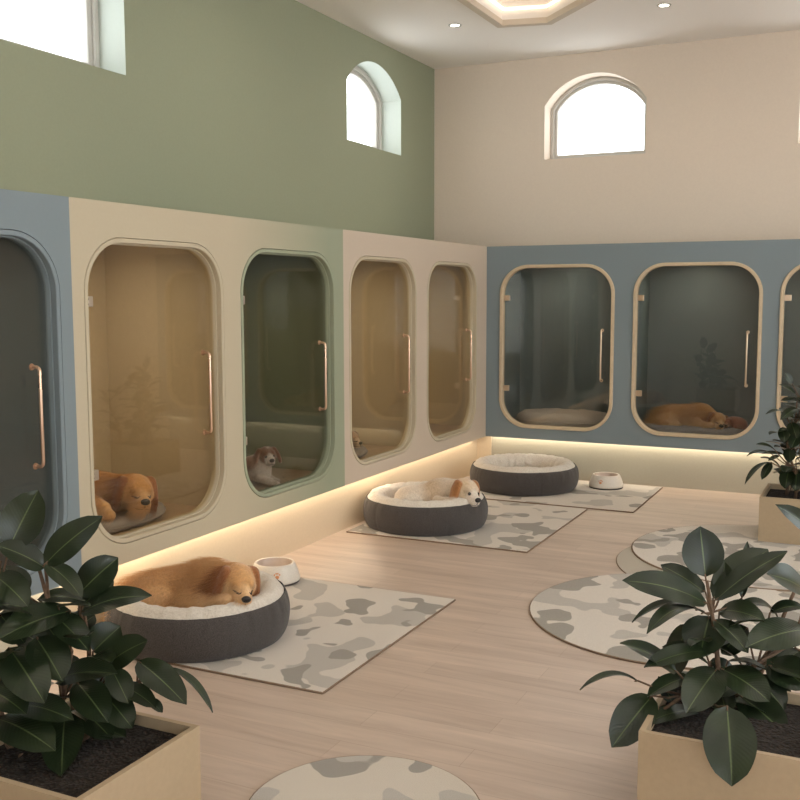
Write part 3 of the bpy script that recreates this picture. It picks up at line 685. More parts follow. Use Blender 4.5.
def build_dog(name, origin, ax, B, L, Rm, sc, label, cat='dog', eyes='closed', res=0.0052, eye_shift=0.0, furlen=0.012, hair=0):
    """ax = angle of local u axis about Z; local frame u right, v away, w up"""
    lo, hi = B.bounds(); P, Q = surface_net(B.evaluate, lo, hi, res)
    d, C = B.evaluate(P, True)
    me = bpy.data.meshes.new(name); me.from_pydata(P.tolist(), [], Q.tolist()); me.update()
    at = me.color_attributes.new('coat', 'BYTE_COLOR', 'CORNER')
    vi = np.empty(len(me.loops), np.int32); me.loops.foreach_get('vertex_index', vi)
    C4 = np.concatenate([np.clip(C, 0, 1), np.ones((len(C), 1))], 1)[vi]
    at.data.foreach_set('color', C4.ravel().astype(np.float32))
    o = link_mesh(name, me, M['fur'], None, True)
    md = o.modifiers.new('smooth', 'SMOOTH'); md.factor = 0.5; md.iterations = 2
    o.location = origin; o.rotation_euler = (0, 0, ax)
    tag(o, label, cat)
    if hair:
        vg = o.vertex_groups.new(name='coat_length')      # shorter coat on the face
        q = (P - L(0.05, 0, 0)); dd = np.linalg.norm(q, axis=1)/sc
        for lo_, hi_, wgt in ((0, 0.075, 0.25), (0.075, 0.11, 0.45), (0.11, 9, 1.0)):
            vg.add(np.nonzero((dd >= lo_) & (dd < hi_))[0].tolist(), wgt, 'REPLACE')
        pm = o.modifiers.new('coat', 'PARTICLE_SYSTEM'); ps = pm.particle_system; st = ps.settings
        st.type = 'HAIR'; st.count = hair; st.hair_length = furlen; st.hair_step = 3; st.emit_from = 'FACE'; st.use_even_distribution = True
        st.normal_factor = 0.012; st.object_align_factor = (-0.018, 0, -0.014); st.factor_random = 0.006
        st.root_radius = 1.0; st.tip_radius = 0.25; st.radius_scale = 0.0009; st.display_step = 2; st.render_step = 2
        ps.vertex_group_length = 'coat_length'
    def hit(p, dirv):     # march to the surface
        p = np.array(p, float); dirv = dirv/np.linalg.norm(dirv)
        for _ in range(60):
            dd = float(B.evaluate(p[None])[0]); p = p + dirv*dd*0.8
            if abs(dd) < 3e-4: break
        return p
    back = -Rm[:, 0]
    # nose
    bm = bmesh.new(); c = hit(L(0.20, 0, -0.008), back)
    bmesh.ops.create_uvsphere(bm, u_segments=20, v_segments=12, radius=1.0)
    S = Matrix(((Rm[0, 0], Rm[0, 1], Rm[0, 2], 0), (Rm[1, 0], Rm[1, 1], Rm[1, 2], 0), (Rm[2, 0], Rm[2, 1], Rm[2, 2], 0), (0, 0, 0, 1)))
    bmesh.ops.transform(bm, matrix=Matrix.Translation(Vector(c)) @ S @ Matrix.Diagonal((0.012*sc, 0.0200*sc, 0.0145*sc, 1)), verts=bm.verts)
    n = from_bm('nose', bm, M['nose'], o, True)
    # mouth line
    bm = bmesh.new(); pts = [hit(L(0.20, 0, -0.024-0.006*i), back) for i in range(3)]
    tube_bm(bm, [Vector(p) for p in pts], 0.0022*sc, 6)
    for s in (-1, 1):
        pts = []
        for i in range(7):
            u = i/6; out = np.array(Rm[:, 1])*s
            pts.append(Vector(hit(L(0.16-0.07*u, s*(0.002+0.055*u), -0.040-0.008*u), Rm @ np.array((-1+0.55*u, -s*0.9*u, 0.0)))))
        tube_bm(bm, pts, 0.0016*sc, 6)
    from_bm('mouth', bm, M['eyelid'], o, True)
    for s in (-1, 1):
        bm = bmesh.new()
        if eyes == 'closed':
            pts = [Vector(hit(L(0.17, s*(0.016+0.026*u), 0.008-0.005*math.sin(PI*u)-0.013*u+eye_shift), back)) for u in [i/6 for i in range(7)]]
            tube_bm(bm, pts, [0.0016*sc, 0.0030*sc, 0.0040*sc, 0.0043*sc, 0.0040*sc, 0.0030*sc, 0.0016*sc], 8); from_bm('closed_eye', bm, M['eyelid'], o, True)
        else:
            c = Vector(hit(L(0.17, s*0.029, 0.007+eye_shift), back)); bmesh.ops.create_uvsphere(bm, u_segments=16, v_segments=10, radius=0.0098*sc)
            bmesh.ops.transform(bm, matrix=Matrix.Translation(c - Vector(Rm[:, 0])*0.003*sc), verts=bm.verts); from_bm('eye', bm, M['eye'], o, True)
    return o
def view_angle(x, y):      # angle of the image-right direction at a place
    return math.atan2(-x, y)
GOLD = (0.61, 0.335, 0.135); GOLD_L = (0.68, 0.43, 0.215); GOLD_D = (0.30, 0.115, 0.035)

def lying_dog(name, origin, ax, label, C, head, face, tilt, hs, k=1.0, eyes='closed', body=None, near_leg=True, mirror=False, cat='dog', res=0.0052, eye_shift=0.0, hair=0, furlen=0.012):
    """dog lying on its chest, rump on the left, head on the right (u axis), front side toward -v; w measured from what it lies on"""
    B = Blob(); B.grp('b', 0.022*k); b = 'b'
    u = lambda *p: (p[0]*k, p[1]*k, p[2]*k)
    r = lambda *p: tuple(x*k for x in p)
    bd = dict(rump=(-0.19, 0.00, 0.085), mid=(-0.05, 0.03, 0.095), chest=(0.10, 0.02, 0.100)); bd.update(body or {})
    B.ell(b, u(*bd['rump']), r(0.115, 0.115, 0.085), C['body'])
    B.ell(b, u(*bd['mid']), r(0.150, 0.115, 0.090), C['body'])
    B.ell(b, u(*bd['chest']), r(0.125, 0.110, 0.095), C.get('shoulder', C['body']))
    hx, hy, hz = head
    ch = np.array(u(*bd['chest'])); hp = np.array((hx, hy, hz), float)
    B.cap(b, ch + np.array((0.03*k, 0, 0.02*k)), hp + np.array((-0.02, 0.02, -0.005))*hs, 0.082*k, 0.058*hs, C['body'])
    # haunch and hind foot on the near side
    ru = np.array(u(*bd['rump']))
    B.grp('haunch', 0.014*k)
    B.ell('haunch', ru + np.array((0.01, -0.075, -0.010))*k, r(0.095, 0.058, 0.066), C.get('haunch', C['body']))
    B.cap('haunch', ru + np.array((-0.03, -0.115, -0.055))*k, ru + np.array((0.07, -0.125, -0.060))*k, 0.026*k, 0.022*k, C.get('haunch', C['body']))
    add_paw(B, b, ru + np.array((0.085, -0.125, -0.064))*k, (1, -0.1, 0), k, C.get('paw', C['body']))
    # tail
    tl = [ru + np.array(p)*k for p in ((-0.07, -0.02, -0.02), (-0.095, -0.08, -0.045), (-0.07, -0.135, -0.050), (-0.01, -0.160, -0.052))]
    for i in range(3): B.cap('haunch', tl[i], tl[i+1], (0.028-0.004*i)*k, (0.024-0.004*i)*k, C['body'])
    # near foreleg
    if near_leg is not None:
        B.grp('leg', 0.010*k)
        for (e, w_, p) in near_leg:
            B.cap('leg', e, w_, 0.036*k, 0.028*k, C.get('leg', C['body'])); B.cap('leg', w_, p, 0.027*k, 0.024*k, C.get('paw', C['body']))
            B.ell('leg', p, r(0.028, 0.024, 0.018), C.get('paw', C['body']))
            add_paw(B, 'leg', p, np.array(p)-np.array(w_)*1.0+np.array((1e-4, 0, 0)), k*1.1, C.get('paw', C['body']))
    for p in C.get('patch', []): B.ell(b, p[0], p[1], p[2])
    L, Rm = add_head(B, hp, face, tilt, hs, C)
    return build_dog(name, origin, ax, B, L, Rm, hs, label, cat, eyes, res, eye_shift, furlen, hair)

C_gold = dict(body=GOLD, haunch=(0.76, 0.47, 0.22), skull=GOLD, brow=(0.60, 0.33, 0.13), muzzle=GOLD_L, cheek=GOLD_L, ear=GOLD_D, paw=GOLD_L, leg=(0.72, 0.43, 0.19))
# golden puppy in the first bed
x, y = BEDS[0]
lying_dog('sleeping_puppy', (x, y, 0.140), view_angle(x, y), 'golden puppy asleep in the nearest dog bed', C_gold,
          (0.182, -0.185, 0.172), (0.20, -1.0, -0.34), -0.16, 1.14, 1.0, hair=22000, furlen=0.0085,
          body=dict(rump=(-0.20, 0.00, 0.080), mid=(-0.06, 0.03, 0.090), chest=(0.07, 0.02, 0.105)),
          near_leg=[((-0.01, -0.12, 0.085), (0.05, -0.200, 0.082), (0.125, -0.262, 0.100))])
# white spotted dog in the second bed
x, y = BEDS[1]
WHT = (0.66, 0.56, 0.45); TAN = (0.40, 0.25, 0.13)
C_wh = dict(body=WHT, shoulder=(0.56, 0.43, 0.30), haunch=(0.68, 0.60, 0.50), skull=(0.60, 0.45, 0.29), brow=(0.62, 0.48, 0.33), blaze=(0.74, 0.68, 0.60), muzzle=(0.70, 0.61, 0.52), cheek=(0.62, 0.49, 0.34), ear=(0.34, 0.15, 0.05), paw=(0.66, 0.57, 0.46),
            patch=[((0.06, -0.02, 0.140), (0.03, 0.03, 0.030), (0.50, 0.36, 0.22))])
lying_dog('resting_dog', (x, y, 0.135), view_angle(x, y), 'white dog with tan spots resting its head on the middle bed rim', C_wh,
          (0.272, -0.165, 0.150), (0.55, -0.85, -0.28), -0.12, 1.20, 0.93, eyes='open',
          body=dict(rump=(-0.12, 0.0, 0.060), mid=(0.01, 0.03, 0.062), chest=(0.115, 0.0, 0.098)),
          near_leg=[((0.08, -0.12, 0.06), (0.14, -0.19, 0.07), (0.20, -0.24, 0.085))])

# ---------------- cushions inside kennels
def cushion(cx, cy, z, rx, ry, h, mat, label, sq=2.6, ang=0.0):
    def f(r, zz, a):
        c, s = abs(math.cos(a)), abs(math.sin(a)); q = (c**sq+s**sq)**(-1/sq)
        return r*q*(1+0.02*math.sin(6*a+1)+0.01*math.sin(13*a)), zz + (0.004*math.sin(7*a)+0.003*math.sin(17*a))*(r if zz > 0.5*h else 0)
    bm = bmesh.new(); lathe_bm(bm, [(0, 0), (0.86, 0), (0.97, h*0.18), (1.0, h*0.42), (0.97, h*0.70), (0.86, h*0.93), (0.7, h), (0.4, h*0.96), (0, h*0.93)], 96, f)
    bmesh.ops.scale(bm, vec=(rx, ry, 1), verts=bm.verts)
    o = from_bm('cushion', bm, mat, None, True); o.location = (cx, cy, z); o.rotation_euler = (0, 0, ang)
    bm = bmesh.new(); pts = []
    for i in range(97):
        a = 2*PI*i/96; r, zz = f(1.0, h*0.42, a); pts.append(Vector((r*math.cos(a)*rx, r*math.sin(a)*ry, zz)))
    tube_bm(bm, pts, 0.004, 6, False); from_bm('piping', bm, mat, o, True)
    return tag(o, label, 'cushion')
FZ = 0.44
cushion(-3.60, 3.88, FZ, 0.27, 0.38, 0.07, M['grey_cushion'], 'grey cushion under the golden dog in the amber lit kennel')
cushion(-3.58, 6.25, FZ, 0.24, 0.30, 0.07, M['grey_cushion'], 'grey cushion at the left end of the pale cream kennel')
cushion(-2.56, 8.67, FZ, 0.43, 0.25, 0.13, M['oat_cushion'], 'empty oat coloured cushion inside the kennel at the corner')
cushion(-1.44, 8.66, FZ, 0.50, 0.27, 0.075, M['grey_cushion'], 'grey cushion under the golden dog in the blue kennel')

# golden dog in the cream kennel
x, y = -3.61, 3.90
lying_dog('sleeping_dog', (x, y, FZ+0.065), view_angle(x, y), 'golden dog asleep in the amber kennel, chin on a grey cushion', C_gold,
          (0.190, -0.13, 0.125), (0.25, -1.0, -0.22), -0.10, 1.20, 0.95, hair=14000, furlen=0.009,
          body=dict(rump=(-0.16, 0.10, 0.085), mid=(-0.08, 0.06, 0.09), chest=(0.00, 0.00, 0.095)),
          near_leg=[((-0.01, -0.12, 0.07), (0.03, -0.20, 0.05), (0.05, -0.25, 0.024))])
# spaniel in the sage kennel, head up
BR = (0.24, 0.09, 0.035); WS = (0.62, 0.52, 0.44)
B = Blob(); B.grp('b', 0.016)
B.ell('b', (-0.20, 0.05, 0.075), (0.09, 0.085, 0.07), BR); B.ell('b', (-0.10, 0.03, 0.085), (0.10, 0.075, 0.07), BR); B.ell('b', (-0.01, 0.0, 0.095), (0.075, 0.07, 0.075), WS); B.ell('b', (-0.05, -0.03, 0.135), (0.05, 0.05, 0.035), BR)
B.cap('b', (0.0, -0.01, 0.12), (0.035, -0.03, 0.165), 0.055, 0.042, WS); B.ell('b', (0.02, -0.05, 0.08), (0.045, 0.03, 0.06), WS)
B.grp('leg', 0.008)
for dy in (-0.075, 0.045):
    e, w_, p = (0.0, dy, 0.045), (0.06, dy-0.04, 0.030), (0.10, dy-0.075, 0.020)
    B.cap('leg', e, w_, 0.028, 0.022, WS); B.cap('leg', w_, p, 0.021, 0.019, WS); add_paw(B, 'leg', p, (1, -0.4, 0), 0.85, WS)
B.cap('leg', (-0.24, -0.03, 0.03), (-0.15, -0.05, 0.025), 0.03, 0.022, WS); B.cap('leg', (-0.28, 0.05, 0.05), (-0.34, 0.0, 0.03), 0.02, 0.012, BR)
C_sp = dict(body=BR, skull=BR, brow=BR, blaze=(0.74, 0.66, 0.58), muzzle=(0.62, 0.53, 0.46), cheek=(0.24, 0.10, 0.05), ear=(0.20, 0.07, 0.028), ear_out=True)
L, Rm = add_head(B, (0.045, -0.04, 0.190), (0.30, -1.0, -0.18), 0.05, 0.80, C_sp)
x, y = -3.45, 5.145
build_dog('spaniel_dog', (x, y, FZ+0.002), view_angle(x, y), B, L, Rm, 0.80, 'brown and white dog lying with raised head in the sage kennel', 'dog', 'open', 0.0046)
# small brown dog at the left edge of the pale cream kennel
x, y = -3.56, 6.30
C_br = dict(body=(0.22, 0.11, 0.05), skull=(0.26, 0.14, 0.07), brow=(0.30, 0.17, 0.09), muzzle=(0.52, 0.40, 0.30), cheek=(0.40, 0.27, 0.17), ear=(0.14, 0.06, 0.03), paw=(0.4, 0.28, 0.18))
lying_dog('drowsy_dog', (x, y, FZ+0.065), view_angle(x, y), 'small brown dog peeking from the left side of the pale cream kennel', C_br,
          (0.10, -0.10, 0.085), (0.75, -0.7, -0.25), 0.0, 0.82, 0.62, eyes='closed',
          body=dict(rump=(-0.20, 0.04, 0.085), mid=(-0.10, 0.04, 0.095), chest=(0.0, 0.0, 0.10)), near_leg=[((0.0, -0.10, 0.03), (0.06, -0.14, 0.02), (0.10, -0.15, 0.018))])
# golden dog in the blue kennel
x, y = -1.46, 8.66
lying_dog('golden_dog', (x, y, FZ+0.070), view_angle(x, y), 'golden dog lying on the grey cushion in the blue kennel', C_gold,
          (0.222, -0.135, 0.062), (0.18, -1.0, -0.22), -0.25, 0.98, 0.92, hair=9000, furlen=0.009,
          body=dict(rump=(-0.19, 0.02, 0.070), mid=(-0.08, 0.03, 0.085), chest=(0.08, 0.01, 0.085)),
          near_leg=[((0.05, -0.11, 0.04), (0.11, -0.17, 0.02), (0.16, -0.19, 0.018))])
# russet puppy curled beside it
RUS = (0.36, 0.12, 0.06)
B = Blob(); B.grp('b', 0.012); B.ell('b', (0, 0.02, 0.045), (0.085, 0.07, 0.045), RUS); B.ell('b', (0.05, -0.01, 0.035), (0.05, 0.05, 0.038), RUS); B.ell('b', (0.055, -0.045, 0.025), (0.035, 0.022, 0.022), RUS)
B.cap('b', (0.07, -0.03, 0.02), (0.02, -0.07, 0.015), 0.014, 0.012, RUS); B.cap('b', (0.09, 0.02, 0.03), (0.085, -0.05, 0.012), 0.012, 0.007, RUS); B.cap('b', (-0.04, -0.02, 0.04), (-0.055, -0.035, 0.05), 0.03, 0.03, RUS)
C_ru = dict(skull=RUS, brow=RUS, muzzle=(0.48, 0.25, 0.15), cheek=RUS, ear=(0.24, 0.07, 0.035))
L, Rm = add_head(B, (-0.055, -0.045, 0.048), (-0.1, -1.0, -0.25), 0.1, 0.5, C_ru)
x, y = -1.10, 8.60
build_dog('curled_puppy', (x, y, FZ+0.070), view_angle(x, y), B, L, Rm, 0.5, 'small russet puppy curled beside the golden dog in the blue kennel', 'dog', 'closed', 0.004)

# ------------------------------------------------------------------ rubber plants
def leaf(bm, uvl, base, tip, width, nrm, sag=0.12, fold=0.18, twist=0.0):
    base, tip = Vector(base), Vector(tip); d = tip-base; Lh = d.length; t0 = d.normalized()
    n = Vector(nrm); n = (n - t0*n.dot(t0)); n = n.normalized() if n.length > 1e-3 else t0.orthogonal().normalized()
    s0 = t0.cross(n)
    NL, NW = 14, 6; rows = []
    for i in range(NL+1):
        u = i/NL
        c = base + d*u + n*(sag*Lh*4*u*(1-u))
        tn = (d + n*(sag*Lh*4*(1-2*u))).normalized(); nn = s0.cross(tn).normalized()*-1
        if nn.dot(n) < 0: nn = -nn
        tw = twist*(u-0.3); s = s0*math.cos(tw) + nn*math.sin(tw); n2 = nn*math.cos(tw) - s0*math.sin(tw)
        wd = width*0.54*(math.sin(PI*min(1, u**0.90))**0.58 if 0 < u < 1 else 0.0)
        if u > 0.88: wd *= 1 - 0.5*((u-0.88)/0.12)
        wd = max(wd, 0.0012)
        row = []
        for j in range(NW+1):
            a = (j/NW)*2-1
            row.append(bm.verts.new(c + s*(a*wd) + n2*(abs(a)**1.3*wd*fold - 0.004*(1-abs(a)) + 0.012*width*math.sin(9*u+a*2)*abs(a))))
        rows.append(row)
    for i in range(NL):
        for j in range(NW):
            f = bm.faces.new((rows[i][j], rows[i][j+1], rows[i+1][j+1], rows[i+1][j])); f.smooth = True
            for lp_, (jj, ii) in zip(f.loops, ((j, i), (j+1, i), (j+1, i+1), (j, i+1))): lp_[uvl].uv = (jj/NW, ii/NL)
def planter_box(x0, x1, y0, y1, h, t):
    th = 0.018; mp = lambda a, b, c: (a, b, c)
    o = Vector(t.location)
    a0, a1, b0, b1 = x0-o.x, x1-o.x, y0-o.y, y1-o.y
    bm = bmesh.new()
    for (c0, c1, e0, e1) in ((a0, a1, b0, b0+th), (a0, a1, b1-th, b1), (a0, a0+th, b0+th, b1-th), (a1-th, a1, b0+th, b1-th)): add_box(bm, c0, c1, e0, e1, 0, h)
    add_box(bm, a0+th, a1-th, b0+th, b1-th, 0, 0.02)
    bmesh.ops.remove_doubles(bm, verts=bm.verts, dist=1e-5)
    from_bm('planter_box', bm, M['planter'], t)
    n = 24; bm = bmesh.new(); rnd = random.Random(5); V = {}
    for i in range(n+1):
        for j in range(n+1): V[i, j] = bm.verts.new((a0+th+(a1-a0-2*th)*i/n, b0+th+(b1-b0-2*th)*j/n, h-0.035+(rnd.uniform(-0.006, 0.006) if 0 < i < n and 0 < j < n else 0)))
    for i in range(n):
        for j in range(n): bm.faces.new((V[i, j], V[i+1, j], V[i+1, j+1], V[i, j+1]))
    sk = [[V[i, 0] for i in range(n+1)], [V[n, j] for j in range(n+1)], [V[i, n] for i in range(n, -1, -1)], [V[0, j] for j in range(n, -1, -1)]]
    from_bm('soil', bm, M['soil'], t, True)
def plant(name, x0, y0, size, h, label, stems, leaves, filler, seed):
    """stems: list of point lists; leaves: (base, tip, width, normal, sag, fold)"""
    t = empty(name, (x0+size/2, y0+size/2, 0)); o = Vector(t.location)
    planter_box(x0, x0+size, y0, y0+size, h, t)
    for k, st in enumerate(stems):
        bm = bmesh.new(); n = len(st); tube_bm(bm, [Vector(p)-o for p in st], [0.011*(1-0.55*i/(n-1)) for i in range(n)], 8); from_bm('stem', bm, M['stem'], t, True)
    bm = bmesh.new(); uvl = bm.loops.layers.uv.new('leaf'); rnd = random.Random(seed)
    def stem_point(p):
        best = None
        for st in stems:
            for i in range(len(st)-1):
                a, b = Vector(st[i]), Vector(st[i+1]); ab = b-a; u = max(0, min(1, (p-a).dot(ab)/ab.dot(ab))); q = a+ab*u
                q2 = a+ab*max(0, u-0.12/ab.length)
                if best is None or (q-p).length < best[0]: best = ((q-p).length, q2)
        return best[1]
    for (b, tp, w, nn, sag, fold) in leaves:
        leaf(bm, uvl, Vector(b)-o, Vector(tp)-o, w, nn, sag, fold, rnd.uniform(-0.35, 0.35))
        q = stem_point(Vector(b)); bb = Vector(b); m_ = (q+bb)*0.5 + Vector((0, 0, -0.008))
        if (q-bb).length > 0.004: tube_bm(bm, [q-o, m_-o, bb-o, bb-o+(Vector(tp)-bb)*0.06], [0.004, 0.0034, 0.003, 0.002], 6)
    bm.faces.ensure_lookup_table()
    for f in bm.faces:
        if not f.smooth: f.smooth = True; f.material_index = 1
    me = bpy.data.meshes.new('foliage'); bm.to_mesh(me); bm.free(); fo = link_mesh('foliage', me, [M['leaf'], M['stem']], t)
    return tag(t, label, 'potted plant')
VIEW = lambda p: (EYE-Vector(p)).normalized()
def px_leaves(L, scale, ox, oy, d0, seed, wscale=1.0):
    """leaves sketched from their place in the plant: base, tip, width, depth of base and tip relative to the stem"""
    out = []; rnd = random.Random(seed)
    for (bx, by, tx, ty, w, db, dt, *ex) in L:
        p = at_dist(ox+bx/scale, oy+by/scale, d0+db); q = at_dist(ox+tx/scale, oy+ty/scale, d0+dt)
        wid = w/scale/FPX*(d0+(db+dt)/2)*0.97*wscale; sag = ex[0] if ex else 0.07; k = ex[1] if len(ex) > 1 else 0.55
        nn = VIEW(p)*k + Vector((rnd.uniform(-.15, .15), rnd.uniform(-.15, .15), 1.0-k*0.5))
        out.append((p, q, wid, nn, sag, rnd.uniform(0.02, 0.14)))
    return out
def wild_leaves(stem, n, l0, l1, seed, z0=0.25, z1=1.0, wr=0.46, rise=0.35):
    out = []; rnd = random.Random(seed); st = [Vector(p) for p in stem]
    for i in range(n):
        u = z0 + (z1-z0)*i/max(1, n-1); f = u*(len(st)-1); k = min(int(f), len(st)-2); p = st[k].lerp(st[k+1], f-k)
        a = i*2.4 + rnd.uniform(-0.4, 0.4); el = rnd.uniform(-0.25, 0.35) + rise*(u-0.3)*2
        dr = Vector((math.cos(a)*math.cos(el), math.sin(a)*math.cos(el), math.sin(el))); Lh = rnd.uniform(l0, l1)*(1.0 if u < 0.85 else 0.75)
        b = p + dr*0.035; out.append((b, b+dr*Lh, Lh*wr*rnd.uniform(0.9, 1.1), (rnd.uniform(-.3, .3), rnd.uniform(-.3, .3), 1.0), rnd.uniform(0.03, 0.14), rnd.uniform(0.08, 0.22)))
    return out

PH = 0.305; PS = 0.515
# --- right foreground plant
RX, RY = -0.615, 2.905
s1 = on_plane(2, PH-0.04, 722, 708); D1 = (s1-EYE).dot(CF)
def P1(zx, zy, dd=0.0): return at_dist(560+zx/2.667, 500+zy/2.667, D1+dd)
stems = [[s1, P1(426, 500), P1(418, 400), P1(405, 300), P1(392, 215)],
         [s1+Vector((0.02, 0.0, 0)), P1(445, 520, 0.03), P1(520, 440, 0.05), P1(620, 380, 0.05), P1(680, 330, 0.05)],
         [s1+Vector((-0.01, 0.0, 0)), P1(400, 540, -0.05), P1(330, 520, -0.08), P1(275, 560, -0.08)],
         [s1+Vector((0.05, 0.02, 0)), P1(520, 500, 0.10), P1(600, 300, 0.16), P1(680, 120, 0.16)]]
L1 = [(388, 205, 374, 70, 104, 0, 0.03, 0.03, 1.0), (392, 275, 166, 214, 84, 0, -0.05, 0.10, 0.75), (388, 245, 268, 172, 62, 0.03, 0.10, 0.05), (408, 262, 556, 132, 96, 0.02, 0.08, 0.08, 0.9),
      (412, 268, 607, 136, 62, 0, -0.02, 0.08), (660, 245, 552, 196, 96, 0.05, -0.02, 0.08, 0.8), (372, 292, 191, 326, 34, 0, -0.03, 0.20, 0.2), (385, 300, 231, 357, 58, 0, -0.12, 0.20, 0.3),
      (398, 310, 372, 418, 112, 0.02, -0.04, 0.05, 0.8), (412, 318, 502, 408, 58, 0, -0.10, 0.10), (425, 292, 548, 322, 90, 0.03, -0.06, 0.10), (470, 285, 582, 312, 42, 0.05, 0.08, 0.22, 0.2),
      (665, 345, 495, 392, 98, 0.05, -0.10, 0.08, 0.6), (312, 458, 160, 380, 78, -0.08, -0.12, 0.08, 0.6), (402, 402, 224, 446, 62, -0.02, -0.16, 0.08, 0.5), (390, 412, 272, 392, 42, 0.02, 0.05, 0.10),
      (208, 482, 52, 506, 30, -0.10, -0.16, 0.19, 0.25), (245, 522, 138, 660, 98, -0.09, -0.20, 0.06, 0.85), (418, 450, 336, 568, 100, -0.03, -0.20, 0.06, 0.85), (430, 448, 560, 538, 96, -0.02, -0.16, 0.08, 0.7),
      (446, 550, 458, 764, 132, -0.36, -0.48, 0.07, 0.75), (545, 560, 612, 690, 84, 0.0, -0.14, 0.07, 0.7), (480, 560, 556, 655, 84, 0.0, -0.12, 0.07, 0.7), (330, 560, 300, 640, 60, 0.0, -0.04, 0.07, 0.7), (345, 470, 232, 524, 56, -0.06, -0.12, 0.08), (372, 560, 216, 602, 60, -0.02, -0.16, 0.08), (480, 520, 604, 628, 96, 0.0, -0.16, 0.06, 0.7),
      (650, 560, 618, 660, 70, 0.05, -0.10, 0.08, 0.8), (560, 430, 665, 505, 100, 0.04, -0.08, 0.08, 0.6), (520, 470, 600, 560, 80, 0.03, -0.06, 0.08, 0.6), (400, 430, 470, 470, 50, 0.02, 0.03, 0.1),
      (700, 110, 575, 12, 54, 0.16, 0.05, 0.10, 1.15), (485, 262, 500, 110, 30, 0.05, 0.10, 0.05, 0.2), (430, 250, 440, 165, 50, 0.03, 0.06, 0.05, 0.7), (560, 300, 650, 285, 40, 0.05, 0.05, 0.15),
      (300, 540, 262, 470, 44, -0.05, -0.02, 0.08), (640, 400, 560, 470, 80, 0.08, 0.0, 0.06), (500, 340, 430, 410, 70, 0.06, 0.10, 0.06, 0.8), (340, 330, 300, 470, 70, 0.06, 0.12, 0.06), (440, 500, 380, 590, 80, 0.06, 0.05, 0.06),
      (600, 480, 540, 600, 90, 0.1, 0.12, 0.06)]
lv = px_leaves(L1, 2.667, 560, 500, D1, 3) + wild_leaves(stems[0], 9, 0.12, 0.17, 41, 0.15, 0.62) + wild_leaves(stems[1], 7, 0.12, 0.16, 42, 0.2, 0.6)
plant('rubber_plant', RX, RY, PS, PH, 'rubber plant in a square tan planter at the lower right', stems, lv, None, 1)
# --- left foreground plant
LX, LY = -1.822-PS, 2.371-PS
s2 = on_plane(2, PH-0.04, 62, 742); D2 = (s2-EYE).dot(CF)
def P2(zx, zy, dd=0.0): return at_dist(zx/2.424, 470+zy/2.424, D2+dd)
stems = [[s2, P2(150, 560), P2(172, 440), P2(120, 330, -0.02), P2(95, 240, -0.02)],
         [on_plane(2, PH-0.04, 22, 757), P2(30, 690, -0.05), P2(-5, 560, -0.05), P2(-20, 400, -0.05), P2(0, 220, -0.05)],
         [s2+Vector((0.03, 0.03, 0)), P2(220, 560, 0.05), P2(215, 420, 0.06), P2(200, 320, 0.06)],
         [s2+Vector((0.05, 0.03, 0)), P2(250, 600, 0.04), P2(330, 550, 0.05), P2(348, 480, 0.05), P2(400, 500, 0.05)]]
L2 = [(22, 188, 92, 48, 100, -0.04, 0.0, 0.05, 1.0), (108, 228, 248, 112, 80, -0.02, 0.0, 0.08, 0.8), (110, 236, -10, 180, 70, -0.02, -0.08, 0.08, 0.6), (188, 302, 286, 212, 84, 0.06, 0.08, 0.05, 0.9),
      (112, 225, 200, 310, 60, -0.02, -0.06, 0.10, 0.5), (196, 345, 368, 304, 70, 0.05, 0.02, 0.12, 0.6), (190, 335, 276, 268, 60, 0.06, 0.12, 0.06, 0.8), (170, 340, -10, 412, 88, -0.02, -0.14, 0.08, 0.7),
      (92, 312, 208, 318, 52, -0.02, 0.0, 0.12, 0.5), (130, 350, 216, 438, 70, -0.02, -0.08, 0.08, 0.7), (88, 405, 152, 512, 96, -0.03, -0.12, 0.06, 0.9), (22, 430, 108, 565, 104, -0.05, -0.20, 0.06, 0.9),
      (-20, 250, 68, 330, 80, -0.05, -0.12, 0.08, 0.7), (225, 440, 292, 378, 84, 0.04, 0.06, 0.05, 0.9), (262, 468, 358, 412, 76, 0.03, 0.0, 0.08, 0.8), (142, 505, 284, 492, 78, 0.0, -0.14, 0.08, 0.7),
      (335, 462, 452, 568, 76, 0.05, -0.08, 0.06, 0.8), (412, 478, 516, 588, 26, 0.05, -0.02, 0.14, 0.2), (188, 515, 262, 612, 84, 0.0, -0.14, 0.06, 0.8), (50, 570, 178, 606, 74, -0.06, -0.22, 0.08, 0.7),
      (-10, 600, 134, 680, 104, -0.06, -0.26, 0.06, 0.8), (158, 590, 148, 742, 98, -0.02, -0.24, 0.05, 0.95), (270, 480, 312, 566, 60, 0.03, -0.02, 0.06, 0.8), (290, 520, 378, 576, 54, 0.04, 0.0, 0.10, 0.6),
      (360, 555, 394, 588, 26, 0.04, 0.02, 0.10, 0.4), (-30, 530, 64, 590, 90, -0.06, -0.18, 0.08, 0.8), (210, 590, 272, 652, 70, 0.03, -0.06, 0.06, 0.8), (250, 540, 322, 626, 74, 0.04, -0.02, 0.06, 0.8),
      (130, 440, 60, 500, 80, 0.0, 0.04, 0.06, 0.8), (30, 380, 110, 430, 80, 0.02, 0.04, 0.06), (0, 350, 60, 420, 80, 0.0, -0.04, 0.06), (100, 540, 60, 620, 80, 0.03, 0.04, 0.06), (200, 470, 250, 540, 70, 0.06, 0.08, 0.06),
      (160, 440, 100, 360, 70, 0.04, 0.1, 0.06), (40, 260, -20, 340, 80, 0.0, 0.0, 0.06), (60, 300, 10, 230, 70, 0.0, 0.04, 0.06), (180, 620, 230, 600, 60, 0.05, 0.1, 0.06), (70, 480, -10, 520, 80, 0.02, -0.04, 0.06),
      (230, 400, 290, 460, 70, 0.08, 0.12, 0.06), (170, 400, 230, 350, 60, 0.06, 0.12, 0.06)]
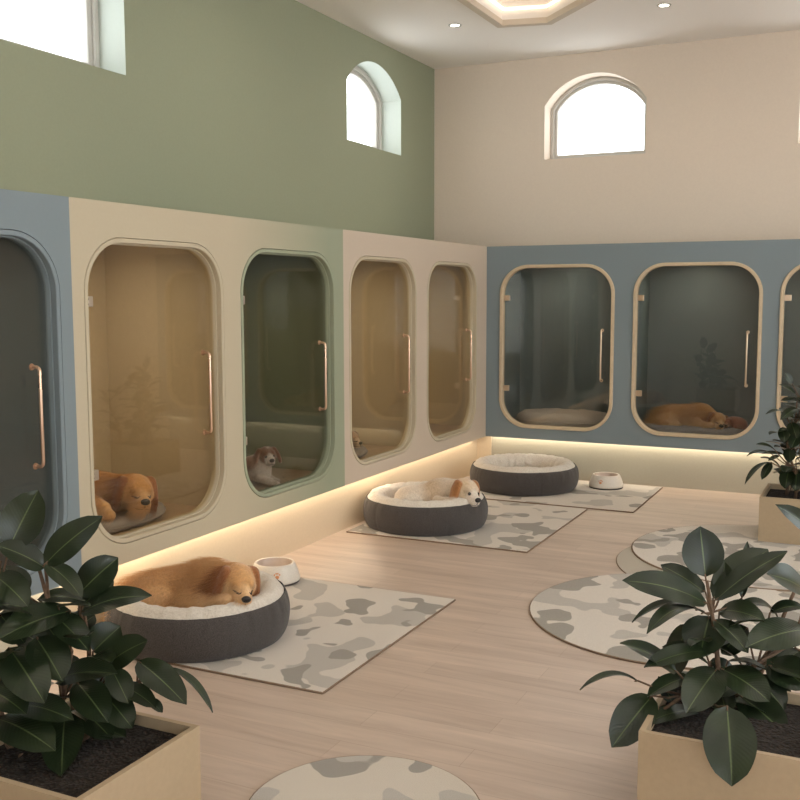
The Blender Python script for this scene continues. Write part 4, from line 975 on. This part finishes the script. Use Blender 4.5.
lv = px_leaves(L2, 2.424, 0, 470, D2, 8) + wild_leaves(stems[0], 9, 0.12, 0.17, 43, 0.2, 0.75) + wild_leaves(stems[2], 6, 0.11, 0.15, 44, 0.15, 0.6) + wild_leaves(stems[1], 8, 0.12, 0.17, 45, 0.2, 0.8)
plant('rubber_plant', LX, LY, PS, PH, 'rubber plant in a square tan planter at the lower left', stems, lv, None, 2)
# --- far plant at the right edge
FX, FY = -0.692, 6.755
rnd = random.Random(12); stems = []; lv = []
for k, (sx, sy, hh) in enumerate([(0.20, 0.22, 0.62), (0.33, 0.30, 0.70), (0.25, 0.38, 0.55), (0.38, 0.15, 0.55), (0.14, 0.30, 0.40)]):
    b = Vector((FX+sx, FY+sy, PH-0.04)); st = [b + Vector((rnd.uniform(-.03, .03)*i, rnd.uniform(-.03, .03)*i, hh*i/4)) for i in range(5)]
    stems.append(st); lv += wild_leaves(st, 13, 0.13, 0.20, 20+k, 0.22)
s3 = Vector((FX+0.2, FY+0.2, PH)); D3 = (s3-EYE).dot(CF)
L3 = [(128, 350, 28, 362, 26, 0, -0.1, 0.12, 0.3), (145, 335, 68, 312, 24, 0, 0, 0.12, 0.4), (130, 388, 20, 482, 26, 0, -0.1, 0.16, 0.3), (130, 390, 92, 462, 36, 0, -0.1, 0.06, 0.7), (190, 180, 108, 186, 22, 0, -0.1, 0.12, 0.3),
      (165, 360, 118, 382, 20, 0, 0, 0.1), (210, 330, 210, 390, 50, 0, -0.1, 0.06, 0.9), (180, 240, 190, 310, 44, 0, -0.1, 0.06, 0.9), (215, 220, 240, 290, 50, 0, -0.1, 0.06, 0.9), (240, 160, 170, 210, 40, 0, -0.1, 0.08), (235, 100, 165, 60, 30, 0, 0, 0.08),
      (240, 130, 172, 128, 30, 0, 0, 0.1), (205, 420, 190, 500, 60, 0, -0.1, 0.06, 0.9), (240, 420, 232, 510, 60, 0, -0.1, 0.06, 0.9), (220, 60, 190, 10, 30, 0, 0, 0.06), (250, 260, 215, 330, 50, 0, -0.05, 0.06, 0.9)]
lv += px_leaves(L3, 4.21, 740, 370, D3, 5)
plant('rubber_plant', FX, FY, PS, PH, 'leafy plant in a square tan planter at the right edge by the back kennels', stems, lv, None, 3)
